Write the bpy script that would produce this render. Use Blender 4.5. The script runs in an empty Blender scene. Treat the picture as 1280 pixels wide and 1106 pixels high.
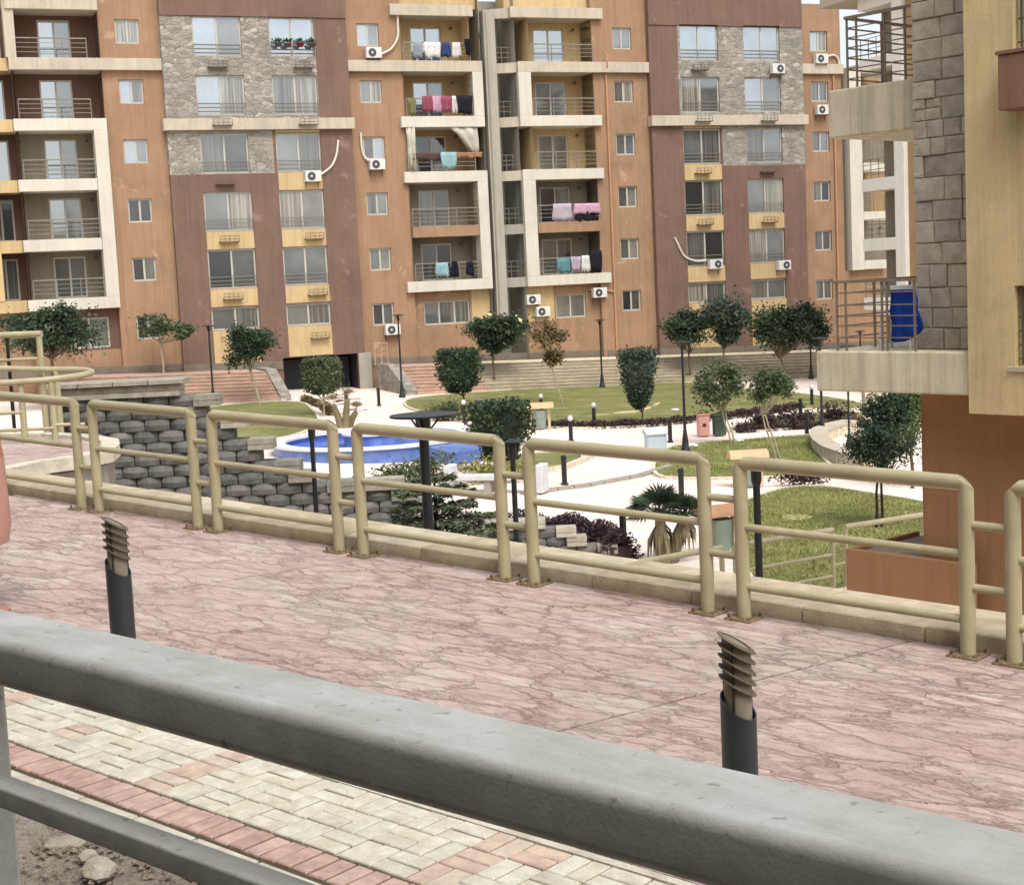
import bpy, bmesh, math, random
import numpy as np
from mathutils import Vector, Matrix
random.seed(7); np.random.seed(7)
SC = bpy.context.scene
COL = SC.collection

# ------------------------------------------------------------------ camera
EYE = Vector((0.0, 0.0, 5.9))
PITCH = math.atan(207 / 1890.0)      # looking slightly down
ROLL = 0.048                          # camera held slightly crooked
cam = bpy.data.cameras.new('camera')
cam.sensor_fit = 'HORIZONTAL'; cam.sensor_width = 36.0
cam.lens = 36.0 * 1890.0 / 1280.0
cam.clip_start = 0.05; cam.clip_end = 4000
cam_o = bpy.data.objects.new('camera', cam); COL.objects.link(cam_o)
fw = Vector((0, math.cos(PITCH), -math.sin(PITCH))); r0 = Vector((1, 0, 0)); u0 = r0.cross(fw)
rt = r0 * math.cos(ROLL) - u0 * math.sin(ROLL); up = u0 * math.cos(ROLL) + r0 * math.sin(ROLL)
cam_o.matrix_world = Matrix(((rt.x, up.x, -fw.x, EYE.x), (rt.y, up.y, -fw.y, EYE.y), (rt.z, up.z, -fw.z, EYE.z), (0, 0, 0, 1)))
SC.camera = cam_o

# ------------------------------------------------------------------ sky and sun (bright hazy overcast)
SUN_EL, SUN_AZ = math.radians(56), math.radians(160)      # azimuth measured from +y towards +x
world = bpy.data.worlds.new('World'); SC.world = world; world.use_nodes = True
wn = world.node_tree.nodes; wl = world.node_tree.links
bg = wn['Background']
sky = wn.new('ShaderNodeTexSky'); sky.sky_type = 'NISHITA'; sky.sun_disc = False
sky.sun_elevation = SUN_EL; sky.sun_rotation = SUN_AZ
sky.air_density = 1.0; sky.dust_density = 4.0; sky.ozone_density = 1.0; sky.altitude = 50
hs = wn.new('ShaderNodeHueSaturation'); hs.inputs['Saturation'].default_value = 0.35   # thin even overcast
wl.new(sky.outputs[0], hs.inputs['Color']); wl.new(hs.outputs[0], bg.inputs['Color'])
bg.inputs['Strength'].default_value = 0.15
sun = bpy.data.lights.new('sun', 'SUN'); sun.energy = 0.85; sun.angle = math.radians(26); sun.color = (1.0, 0.97, 0.92)
sun_o = bpy.data.objects.new('sun', sun); COL.objects.link(sun_o)
sd = Vector((math.sin(SUN_AZ) * math.cos(SUN_EL), math.cos(SUN_AZ) * math.cos(SUN_EL), math.sin(SUN_EL)))
sun_o.rotation_euler = sd.to_track_quat('Z', 'Y').to_euler()
SC.view_settings.view_transform = 'Standard'; SC.view_settings.look = 'None'
SC.view_settings.gamma = 1.0; SC.view_settings.exposure = 0.85
SC.view_settings.use_curve_mapping = False
SC.render.engine = 'CYCLES'

# ------------------------------------------------------------------ materials
ALB = 0.86                                             # the picked colours are display values; real surfaces are darker
def lin(h, k=None):
    k = ALB if k is None else k
    h = h.lstrip('#'); v = [int(h[i:i + 2], 16) / 255 for i in (0, 2, 4)]
    return tuple(k * (c / 12.92 if c <= 0.04045 else ((c + 0.055) / 1.055) ** 2.4) for c in v) + (1,)
class NT:
    """small node builder"""
    def __init__(s, name):
        s.m = bpy.data.materials.new(name); s.m.use_nodes = True
        s.t = s.m.node_tree; s.n = s.t.nodes; s.l = s.t.links
        s.b = s.n['Principled BSDF']; s.tc = s.n.new('ShaderNodeTexCoord')
    def add(s, typ, ins=None, **kw):
        x = s.n.new(typ)
        for k, v in kw.items(): setattr(x, k, v)
        for k, v in (ins or {}).items():
            if hasattr(v, 'is_linked'): s.l.new(v, x.inputs[k])
            else: x.inputs[k].default_value = v
        return x
    def mapping(s, scale, rot=(0, 0, 0)):
        return s.add('ShaderNodeMapping', {'Vector': s.tc.outputs['Object'], 'Scale': scale, 'Rotation': rot}).outputs[0]
    def noise(s, vec, scale, detail=4, rough=0.6, dist=0.0):
        return s.add('ShaderNodeTexNoise', {'Vector': vec, 'Scale': scale, 'Detail': detail, 'Roughness': rough, 'Distortion': dist}).outputs[0]
    def ramp(s, fac, stops, interp='LINEAR'):
        r = s.n.new('ShaderNodeValToRGB'); s.l.new(fac, r.inputs[0]); r.color_ramp.interpolation = interp
        e = r.color_ramp.elements
        while len(e) < len(stops): e.new(0.5)
        for q, (p, c) in zip(e, stops): q.position = p; q.color = c
        return r.outputs[0]
    def mix(s, fac, a, b, mode='MIX'):
        x = s.n.new('ShaderNodeMix'); x.data_type = 'RGBA'; x.blend_type = mode
        for sock, v in ((x.inputs[0], fac), (x.inputs[6], a), (x.inputs[7], b)):
            if hasattr(v, 'is_linked'): s.l.new(v, sock)
            else: sock.default_value = v
        return x.outputs[2]
    def bump(s, h, strength=0.3, dist=0.02, normal=None):
        x = s.add('ShaderNodeBump', {'Height': h, 'Strength': strength, 'Distance': dist})
        if normal is not None: s.l.new(normal, x.inputs['Normal'])
        s.l.new(x.outputs[0], s.b.inputs['Normal']); return x.outputs[0]
    def out(s, color=None, rough=0.8, spec=0.3, metal=0.0):
        if color is not None:
            if hasattr(color, 'is_linked'): s.l.new(color, s.b.inputs['Base Color'])
            else: s.b.inputs['Base Color'].default_value = color
        if hasattr(rough, 'is_linked'): s.l.new(rough, s.b.inputs['Roughness'])
        else: s.b.inputs['Roughness'].default_value = rough
        s.b.inputs['Specular IOR Level'].default_value = spec; s.b.inputs['Metallic'].default_value = metal
        return s.m
def grey(v): return (v, v, v, 1)
def mul(c, k): return (c[0] * k, c[1] * k, c[2] * k, 1)

def stucco(name, hexc, var=0.25, sc=0.5, streak=0.3, fine=40, bump=0.25, worn=0.0, wornc='#d0b59a'):
    t = NT(name); c = lin(hexc); v = t.tc.outputs['Object']
    a = t.noise(v, sc, 7, 0.7, 0.3); col = t.ramp(a, [(0.36, mul(c, 1 - var * 1.3)), (0.5, c), (0.64, mul(c, 1 + var))])
    big = t.noise(v, sc * 0.22, 3, 0.5); col = t.mix(t.ramp(big, [(0.4, grey(0)), (0.65, grey(0.45))]), col, mul(c, 1.22))
    st = t.noise(t.mapping((3.2, 3.2, 0.14)), 1.6, 6, 0.75)                      # rain streaks
    col = t.mix(t.ramp(st, [(0.46, grey(0)), (0.62, grey(streak))]), col, mul(c, 0.55))
    s2 = t.noise(t.mapping((5.0, 5.0, 0.25)), 1.1, 5, 0.7); col = t.mix(t.ramp(s2, [(0.53, grey(0)), (0.68, grey(streak * 0.6))]), col, mul(c, 1.5))
    if worn:                                                                     # flaked and patched spots
        w = t.noise(v, 0.75, 6, 0.68, 0.5); col = t.mix(t.ramp(w, [(0.625, grey(0)), (0.66, grey(worn))]), col, lin(wornc))
    f = t.noise(v, fine, 3, 0.7); col = t.mix(0.22, col, t.ramp(f, [(0.3, mul(c, 0.6)), (0.7, mul(c, 1.35))]))
    t.bump(f, bump, 0.02); return t.out(col, 0.9, 0.2)
def paint(name, hexc, rough=0.45, var=0.12, metal=0.0, sc=3.0, spec=0.5, rust=None, rustamt=0.66):
    t = NT(name); c = lin(hexc); v = t.tc.outputs['Object']
    a = t.noise(v, sc, 5, 0.65); col = t.ramp(a, [(0.3, mul(c, 1 - var)), (0.7, mul(c, 1 + var))])
    if rust:
        b = t.noise(v, sc * 5, 6, 0.7); col = t.mix(t.ramp(b, [(rustamt, grey(0)), (rustamt + 0.06, grey(0.8))]), col, lin(rust))
    f = t.noise(v, sc * 30, 2, 0.6); t.bump(f, 0.08, 0.005)
    return t.out(col, rough, spec, metal)

M = {}
M['brown'] = stucco('brown_stucco', '#7a6256', 0.14, 0.5, 0.35, 40, .25, .5, '#a98f82')
M['orange'] = stucco('terracotta_stucco', '#a08166', 0.16, 0.55, 0.4, 40, .25, .7, '#c4a68b')
M['yellow'] = stucco('yellow_stucco', '#c6ad80', 0.14, 0.6, 0.4)
M['cream'] = stucco('cream_fascia', '#bfb4a1', 0.12, 0.9, 0.4)
M['white_frame'] = stucco('white_fascia', '#cfc9ba', 0.08, 0.7, 0.25)
M['white_paint'] = stucco('white_paint', '#f0ece3', 0.06, 0.7, 0.2)
M['recess_brown'] = stucco('recess_brown', '#6f554a', 0.1, 0.6)
M['recess_grey'] = stucco('recess_grey', '#8d8474', 0.16, 0.9)
M['recess_beige'] = stucco('recess_beige', '#a98d68', 0.14, 0.7)
M['column_grey'] = stucco('column_grey', '#a9a496', 0.1, 0.6, 0.4)
M['plinth'] = stucco('plinth_stone', '#7b7265', 0.2, 1.5)
M['ochre'] = stucco('ochre_stucco', '#d6c090', 0.12, 1.4, 0.5, 60, 0.4)
M['tan'] = stucco('tan_stucco', '#dacfb2', 0.16, 2.0, 0.75, 60, 0.5)
M['base_brown'] = stucco('base_brown', '#a27a58', 0.1, 0.7, 0.25, 70, 0.3)
M['box_brown'] = stucco('box_brown', '#8f6f5a', 0.1, 0.9, 0.4, 60, 0.3)
M['concrete'] = stucco('concrete', '#a39d92', 0.15, 1.0, 0.3, 50, 0.3)
M['garage_dark'] = paint('garage_dark', '#1f2022', 0.7, 0.2)
M['frame_white'] = paint('window_frame', '#bdb9ad', 0.4, 0.06)
M['rail_grey'] = paint('balcony_rail', '#857f73', 0.5, 0.15, 0.2)
M['bracket'] = paint('bracket_metal', '#5d5348', 0.7, 0.3)
M['ac_white'] = paint('ac_casing', '#d9d7d0', 0.45, 0.08)
M['ac_dark'] = paint('ac_grille', '#45484a', 0.5, 0.2)
M['pvc'] = paint('pipe_plastic', '#d8cfc2', 0.5, 0.1)
M['pvc_tan'] = paint('downpipe', '#c08e68', 0.6, 0.12)
M['railing'] = paint('railing_paint', '#b5ab88', 0.42, 0.16, 0.0, 2.5, 0.45, '#8a6a43', 0.70)
M['plate'] = paint('base_plate', '#8c7f62', 0.8, 0.3, 0.0, 9, 0.2, '#5e3d24', 0.46)
M['black_metal'] = paint('black_metal', '#1c1f21', 0.4, 0.2)
M['bollard'] = paint('bollard_grey', '#34383b', 0.42, 0.14, 0.0, 4)
M['louvre'] = paint('louvre_dirty', '#6d6252', 0.6, 0.35, 0.1, 8)
M['louvre_core'] = paint('lamp_core', '#8f8471', 0.6, 0.2, 0.0, 12)
M['lamp_glass'] = paint('frosted_glass', '#dcdcd6', 0.3, 0.05)
M['bin_roof'] = paint('bin_roof', '#cfab82', 0.6, 0.12)
M['bin_rust'] = paint('bin_rust', '#a97e5c', 0.7, 0.25)
M['bin_body'] = paint('bin_body', '#8ea093', 0.5, 0.12)
M['bin_frame'] = paint('bin_frame', '#cbb791', 0.6, 0.1)
M['bin_orange'] = paint('orange_plastic', '#b97a5a', 0.45, 0.08)
M['bin_salmon'] = paint('salmon_plastic', '#c99688', 0.4, 0.06)
M['cabinet'] = paint('cabinet_blue', '#b9c6cd', 0.45, 0.08)
M['bench_white'] = paint('bench_white', '#cfcfd0', 0.6, 0.08)
M['pool_blue'] = paint('pool_blue', '#5672b4', 0.35, 0.12, 0, 1.2)
def m_tiles():
    t = NT('pool_tiles'); v = t.tc.outputs['Object']; c = t.add('ShaderNodeSeparateColor', {0: t.add('ShaderNodeTexVoronoi', {'Vector': v, 'Scale': 4.0}, distance='CHEBYCHEV').outputs['Color']}).outputs[0]
    n = t.noise(v, 1.3, 5, 0.65); return t.out(t.mix(0.5, t.ramp(c, [(0, lin('#4a66ab')), (1, lin('#6f8ccb'))]), t.ramp(n, [(0.3, lin('#405c9f')), (0.7, lin('#7d98cc'))])), 0.35, 0.5)
M['pool_blue'] = m_tiles()
M['pool_rim'] = paint('pool_rim', '#dcdcdc', 0.5, 0.06)
M['car_silver'] = paint('car_silver', '#b9c2c8', 0.25, 0.05, 0.5)
M['tyre'] = paint('tyre', '#1a1a1a', 0.8, 0.1)
M['far_dark'] = stucco('far_block', '#4b5260', 0.2, 0.4)
M['cloth_blue'] = paint('cloth_blue', '#24439c', 0.85, 0.15, 0, 2, 0.1)
M['chair_white'] = paint('chair_plastic', '#d8d6d0', 0.5, 0.05)
for nm, h in dict(turq='#8cadb0', pink='#bf98ab', red='#8f4d5a', dkred='#6e2230', whitecloth='#d2d0cc', blackcloth='#24232a', teal='#5c8688', lilac='#b0a3ae', olive='#7d7b55', orangecloth='#a37860', navy='#36436a', curtain='#bdb6a8', greycloth='#8b8d92', rug='#55423f').items():
    M[nm] = paint('cloth_' + nm, h, 0.9, 0.2, 0, 2.5, 0.1)

def m_glass(name, base, gl, rough=0.06, tint=(0.85, 0.92, 0.97, 1)):
    t = NT(name); v = t.tc.outputs['Object']
    n = t.noise(v, 0.7, 4, 0.6); c = lin(base)
    t.out(t.ramp(n, [(0.35, mul(c, 0.6)), (0.65, mul(c, 1.3))]), 0.5, 0.5)
    g = t.add('ShaderNodeBsdfGlossy', {'Color': tint, 'Roughness': rough})
    ms = t.add('ShaderNodeMixShader', {0: gl}); t.l.new(t.b.outputs[0], ms.inputs[1]); t.l.new(g.outputs[0], ms.inputs[2])
    b = t.add('ShaderNodeBump', {'Height': t.noise(v, 0.9, 2, 0.5), 'Strength': 0.05, 'Distance': 0.05}); t.l.new(b.outputs[0], g.inputs['Normal'])
    t.l.new(ms.outputs[0], t.n['Material Output'].inputs[0]); return t.m
M['glass_a'] = m_glass('pane_dark', '#4a4b45', 0.12)
M['glass_b'] = m_glass('pane_curtain', '#78756b', 0.14)
M['glass_c'] = m_glass('pane_mirror', '#66707a', 0.36)
M['glass_d'] = m_glass('pane_grey', '#5c5e5b', 0.20)
M['glass_e'] = m_glass('pane_black', '#17181a', 0.10)
def m_curtain(name, ca, cb, gl):
    m = m_glass(name, ca, gl); t = m.node_tree; b = t.nodes['Principled BSDF']; tc = t.nodes.new('ShaderNodeTexCoord'); mp = t.nodes.new('ShaderNodeMapping'); mp.inputs['Scale'].default_value = (9, 0.2, 0.15)
    w = t.nodes.new('ShaderNodeTexNoise'); w.inputs['Scale'].default_value = 1.0; w.inputs['Detail'].default_value = 3; t.links.new(tc.outputs['Object'], mp.inputs[0]); t.links.new(mp.outputs[0], w.inputs[0])
    r = t.nodes.new('ShaderNodeValToRGB'); r.color_ramp.elements[0].position = .35; r.color_ramp.elements[0].color = lin(ca); r.color_ramp.elements[1].position = .62; r.color_ramp.elements[1].color = lin(cb); t.links.new(w.outputs[0], r.inputs[0]); t.links.new(r.outputs[0], b.inputs['Base Color']); return m
M['glass_f'] = m_curtain('pane_folds', '#4d4a42', '#a39d8e', 0.12)
M['glass_g'] = m_curtain('pane_folds_dark', '#2c2c2a', '#6d6a60', 0.14)
M['water'] = m_glass('pool_water', '#3f68c6', 0.22, 0.12, (0.8, 0.88, 1, 1))

def m_cladding(name, cols, sx, sz):
    t = NT(name); w = t.noise(t.tc.outputs['Object'], 1.3, 3, 0.5)
    mp = t.mapping((sx, sx, sz))
    vv = t.add('ShaderNodeVectorMath', {0: mp, 1: w}, operation='ADD').outputs[0]
    vo = t.add('ShaderNodeTexVoronoi', {'Vector': vv, 'Scale': 1.0}, distance='CHEBYCHEV')
    ed = t.add('ShaderNodeTexVoronoi', {'Vector': vv, 'Scale': 1.0}, feature='DISTANCE_TO_EDGE')
    sep = t.add('ShaderNodeSeparateColor', {0: vo.outputs['Color']})
    n = t.noise(t.tc.outputs['Object'], 9, 5, 0.7)
    col = t.ramp(sep.outputs[0], [(i / (len(cols) - 1), lin(c)) for i, c in enumerate(cols)])
    col = t.mix(0.35, col, t.ramp(n, [(0.3, lin(cols[0])), (0.7, lin(cols[-1]))]))
    j = t.ramp(ed.outputs[0], [(0.0, grey(1)), (0.07, grey(0))]); col = t.mix(t.ramp(ed.outputs[0], [(0.0, grey(.45)), (0.05, grey(0))]), col, lin('#7d766c'))
    h = t.ramp(ed.outputs[0], [(0.0, grey(0)), (0.1, grey(1))]); t.bump(t.mix(0.4, h, n), 0.7, 0.05)
    return t.out(col, 0.85, 0.25)
M['cladding'] = m_cladding('stone_cladding', ['#716c64', '#7d786f', '#918b80', '#a39c8f', '#847e75', '#c9c3b7'], 2.9, 5.2)

def m_stone_piece(name, ca, cb, cc, bump=0.6, sc=7):
    t = NT(name); v = t.tc.outputs['Object']
    rnd = t.add('ShaderNodeObjectInfo').outputs['Random']
    off = t.add('ShaderNodeVectorMath', {0: v, 1: t.add('ShaderNodeCombineXYZ', {0: rnd, 1: rnd, 2: rnd}).outputs[0]}, operation='ADD').outputs[0]
    off2 = t.add('ShaderNodeVectorMath', {0: t.add('ShaderNodeCombineXYZ', {0: rnd, 1: rnd, 2: rnd}).outputs[0], 1: (37., 37., 37.)}, operation='MULTIPLY_ADD')
    t.l.new(v, off2.inputs[2])
    n = t.noise(off2.outputs[0], sc, 6, 0.65)
    base = t.ramp(rnd, [(0.0, lin(ca)), (0.5, lin(cb)), (1.0, lin(cc))])
    col = t.mix(0.75, base, t.ramp(n, [(0.28, grey(0.35)), (0.72, grey(0.75))]), 'OVERLAY')
    f = t.noise(off2.outputs[0], sc * 8, 3, 0.7)
    h = t.add('ShaderNodeMath', {0: n, 1: f}, operation='ADD').outputs[0]
    t.bump(h, bump, 0.02); return t.out(col, 0.9, 0.2)
M['pillar_stone'] = m_stone_piece('pillar_stone', '#a39b8e', '#b0a697', '#baae9a', 0.8, 5)
M['wall_block'] = m_stone_piece('wall_block', '#6a6a66', '#767570', '#827f79', 0.8, 6)
M['coping'] = m_stone_piece('coping_block', '#8b887e', '#a19b8c', '#b5ad9c', 0.5, 6)
M['paver_cream'] = m_stone_piece('paver_cream', '#d0c9b5', '#d9d2bf', '#d8cdb5', 0.35, 9)
M['paver_pale_pink'] = m_stone_piece('paver_pale_pink', '#ccb29f', '#d0b9a5', '#d3c2ad', 0.35, 9)
M['paver_red'] = m_stone_piece('paver_red', '#bd9c8e', '#c8a99b', '#cbaea0', 0.35, 9)
M['kerb'] = m_stone_piece('kerb_stone', '#b5a58a', '#c0b197', '#c7baa2', 0.4, 5)
M['edge_kerb'] = m_stone_piece('edge_kerb', '#c8c0ac', '#d2c9b4', '#cfc6b2', 0.4, 6)
M['rock'] = m_stone_piece('rock', '#a79a84', '#c2b8a2', '#d3cab6', 0.7, 12)
M['step_pink'] = m_stone_piece('step_pink', '#b0917f', '#b69986', '#b19481', 0.3, 2)
M['step_grey'] = m_stone_piece('step_grey', '#a39780', '#aca18b', '#a89c86', 0.3, 2)
M['added_shade_wall'] = stucco('added_shade_wall', '#4d4941', 0.1, 0.5)  # dark colour for the unseen wall added as a light blocker
M['joint'] = paint('joint_sand', '#5f5648', 0.95, 0.2, 0, 8, 0.1)

def m_stamped():
    t = NT('stamped_concrete'); v = t.tc.outputs['Object']
    def warp(sc, amp, det=6, rough=0.7):
        w = t.add('ShaderNodeTexNoise', {'Vector': v, 'Scale': sc, 'Detail': det, 'Roughness': rough}).outputs['Color']
        return t.add('ShaderNodeVectorMath', {0: v, 1: t.add('ShaderNodeVectorMath', {0: w, 1: (amp, amp, 0)}, operation='MULTIPLY').outputs[0]}, operation='ADD').outputs[0]
    def cracks(vec, sc): return t.add('ShaderNodeTexVoronoi', {'Vector': vec, 'Scale': sc, 'Randomness': 1.0}, feature='DISTANCE_TO_EDGE').outputs[0]
    st = t.mapping((0.42, 1.15, 1.0), (0, 0, math.radians(-40)))              # slate grain runs one way
    def warp2(sc, amp):
        w = t.add('ShaderNodeTexNoise', {'Vector': st, 'Scale': sc, 'Detail': 6, 'Roughness': 0.7}).outputs['Color']
        return t.add('ShaderNodeVectorMath', {0: st, 1: t.add('ShaderNodeVectorMath', {0: w, 1: (amp, amp, 0)}, operation='MULTIPLY').outputs[0]}, operation='ADD').outputs[0]
    wv = warp2(1.5, 0.9); e1 = cracks(wv, 3.0); e2 = cracks(warp2(4.0, 0.4), 8.0)
    cell = t.add('ShaderNodeSeparateColor', {0: t.add('ShaderNodeTexVoronoi', {'Vector': wv, 'Scale': 3.0}).outputs['Color']}).outputs[0]
    m1 = t.noise(v, 0.9, 4, 0.6); m2 = t.noise(v, 0.7, 5, 0.6, 0.4)
    line = t.ramp(e1, [(0.0, grey(0.85)), (0.008, grey(0.45)), (0.03, grey(0.12)), (0.14, grey(0))])
    c1 = t.mix(t.ramp(m1, [(0.38, grey(0.15)), (0.6, grey(1))]), grey(0), line)
    c2 = t.mix(t.ramp(m2, [(0.42, grey(0)), (0.62, grey(1))]), grey(0), t.ramp(e2, [(0.0, grey(0.6)), (0.02, grey(0.25)), (0.1, grey(0))]))
    grain = t.noise(st, 5.0, 9, 0.78, 1.5)
    base = t.ramp(grain, [(0.30, lin('#947570', 1)), (0.42, lin('#b0948b', 1)), (0.52, lin('#c4ada3', 1)), (0.62, lin('#d2c1b6', 1)), (0.74, lin('#e0d4c9', 1))])
    base = t.mix(0.30, base, t.ramp(cell, [(0.0, lin('#a3857c', 1)), (0.4, lin('#bfa69b', 1)), (1.0, lin('#dccfc3', 1))]))
    red = t.noise(v, 0.8, 5, 0.6); base = t.mix(t.ramp(red, [(0.46, grey(0)), (0.66, grey(0.4))]), base, lin('#be968b', 1))
    dust = t.noise(v, 0.4, 7, 0.7); base = t.mix(t.ramp(dust, [(0.5, grey(0)), (0.66, grey(0.7))]), base, lin('#b9ac9b', 1))
    fine = t.noise(v, 70, 3, 0.8); base = t.mix(0.22, base, t.ramp(fine, [(0.3, lin('#8d7570', 1)), (0.7, lin('#dccdc3', 1))]))
    col = t.mix(c1, base, lin('#75564f', 1)); col = t.mix(c2, col, lin('#80605a', 1))
    h = t.mix(1.0, t.ramp(e1, [(0.0, grey(0)), (0.05, grey(1))]), t.ramp(e2, [(0.0, grey(0.55)), (0.1, grey(1))]), 'MULTIPLY')
    h = t.mix(0.6, h, grain); t.bump(h, 1.0, 0.035); return t.out(col, 0.8, 0.25)
M['stamped'] = m_stamped()
def m_ground(name, stops, sc, fine, bump=0.4, fmix=0.4, rough=0.95):
    t = NT(name); v = t.tc.outputs['Object']
    a = t.noise(v, sc, 7, 0.68); col = t.ramp(a, [(p, lin(c)) for p, c in stops])
    f = t.noise(v, fine, 4, 0.75); col = t.mix(fmix, col, t.ramp(f, [(0.3, lin(stops[0][1])), (0.7, lin(stops[-1][1]))]))
    t.bump(f, bump, 0.05); return t.out(col, rough, 0.15)
M['earth'] = m_ground('earth', [(0.3, '#8b7a63'), (0.7, '#a99a80')], 0.2, 6)
M['dirt'] = m_ground('dirt', [(0.32, '#7d6d61'), (0.5, '#b3a292'), (0.68, '#d2c4b2')], 2.2, 26, 1.0, 0.55)
M['sand'] = m_ground('sandy_patch', [(0.3, '#c0ab80'), (0.7, '#d6c59a')], 1.5, 12)
M['grass'] = m_ground('lawn', [(0.34, '#535a35'), (0.45, '#6c7242'), (0.55, '#82834e'), (0.66, '#a89f6e')], 0.7, 9, 0.9, 0.45)
M['grass_blade'] = paint('grass_blade', '#979a5f', 0.8, 0.35, 0, 0.6, 0.1)
def m_gpave():
    t = NT('garden_paving'); v = t.tc.outputs['Object']
    br = t.add('ShaderNodeTexBrick', {'Vector': v, 'Color1': lin('#dfc3b6', 1), 'Color2': lin('#e8d8cc', 1), 'Mortar': lin('#cab4a7', 1), 'Scale': 2.2, 'Mortar Size': 0.02})
    n = t.noise(v, 0.25, 6, 0.65); col = t.mix(t.ramp(n, [(0.42, grey(0)), (0.62, grey(0.5))]), br.outputs['Color'], lin('#ebe4d9', 1))
    f = t.noise(v, 3, 6, 0.75); col = t.mix(0.32, col, t.ramp(f, [(0.36, lin('#b2968a', 1)), (0.5, lin('#dccabe', 1)), (0.64, lin('#efe6dc', 1))]))
    return t.out(col, 0.9, 0.2)
M['gpave'] = m_gpave()
def m_leaf(name, a, b, c, rough=0.55):
    t = NT(name); r = t.add('ShaderNodeNewGeometry').outputs['Random Per Island']
    n = t.noise(t.tc.outputs['Object'], 1.1, 3, 0.6)
    col = t.mix(0.5, t.ramp(r, [(0.0, lin(a)), (0.6, lin(b)), (1.0, lin(c))]), t.ramp(n, [(0.35, lin(a)), (0.65, lin(c))]))
    m = t.out(col, rough, 0.3)
    tr = t.add('ShaderNodeBsdfTranslucent', {'Color': col}); ms = t.add('ShaderNodeMixShader', {0: 0.22})
    t.l.new(t.b.outputs[0], ms.inputs[1]); t.l.new(tr.outputs[0], ms.inputs[2]); t.l.new(ms.outputs[0], t.n['Material Output'].inputs[0])
    return m
M['leaf_dark'] = m_leaf('leaf_dark', '#27372a', '#3a4e38', '#586b4d')
M['leaf_blue'] = m_leaf('leaf_bluegreen', '#2f3f35', '#475748', '#687763')
M['leaf_mid'] = m_leaf('leaf_mid', '#38472d', '#566641', '#7d8a62')
M['leaf_light'] = m_leaf('leaf_light', '#475c2f', '#6c8245', '#93a565')
M['leaf_brown'] = m_leaf('leaf_brown', '#54452c', '#75633f', '#8f8257')
M['leaf_purple'] = m_leaf('leaf_purple', '#33232a', '#4a343b', '#5e4a48')
M['leaf_yellow'] = m_leaf('leaf_yellow', '#7b7c35', '#a4a04a', '#b9b56b')
M['leaf_conifer'] = m_leaf('leaf_conifer', '#43523c', '#66735a', '#8f9676')
M['frond_dry'] = m_leaf('frond_dry', '#655a42', '#8f8263', '#b0a483')
M['flower'] = paint('blossom', '#dcd39a', 0.8, 0.1, 0, 3, 0.1)
def m_bark(name, h):
    t = NT(name); c = lin(h); n = t.noise(t.mapping((6, 6, 1.5)), 3, 6, 0.7)
    t.bump(n, 0.6, 0.03); return t.out(t.ramp(n, [(0.3, mul(c, 0.55)), (0.7, mul(c, 1.25))]), 0.9, 0.2)
M['bark'] = m_bark('bark', '#6e5f4c'); M['bark_pale'] = m_bark('bark_pale', '#b3a58c'); M['bark_dark'] = m_bark('bark_dark', '#3f362c')
def m_rail_front():
    t = NT('weathered_rail'); v = t.tc.outputs['Object']
    n = t.noise(v, 5, 7, 0.7); base = t.ramp(n, [(0.32, lin('#b9b8aa', 1)), (0.5, lin('#cccbc0', 1)), (0.68, lin('#d8dad3', 1))])
    grime = t.noise(t.mapping((1.2, 6, 6)), 2.5, 6, 0.7); base = t.mix(t.ramp(grime, [(0.45, grey(0)), (0.7, grey(0.35))]), base, lin('#8f8774'))
    sp = t.noise(v, 38, 4, 0.6); base = t.mix(t.ramp(sp, [(0.63, grey(0)), (0.70, grey(0.5))]), base, lin('#5b5040'))
    sp2 = t.noise(v, 13, 6, 0.75); base = t.mix(t.ramp(sp2, [(0.66, grey(0)), (0.73, grey(0.25))]), base, lin('#6a5238'))
    scr = t.noise(t.mapping((2.5, 160, 160)), 1.0, 4, 0.7); base = t.mix(t.ramp(scr, [(0.58, grey(0)), (0.7, grey(0.35))]), base, lin('#e2e2da'))
    t.bump(t.noise(v, 120, 3, 0.7), 0.2, 0.004); return t.out(base, 0.55, 0.35)
M['front_rail'] = m_rail_front()

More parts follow.
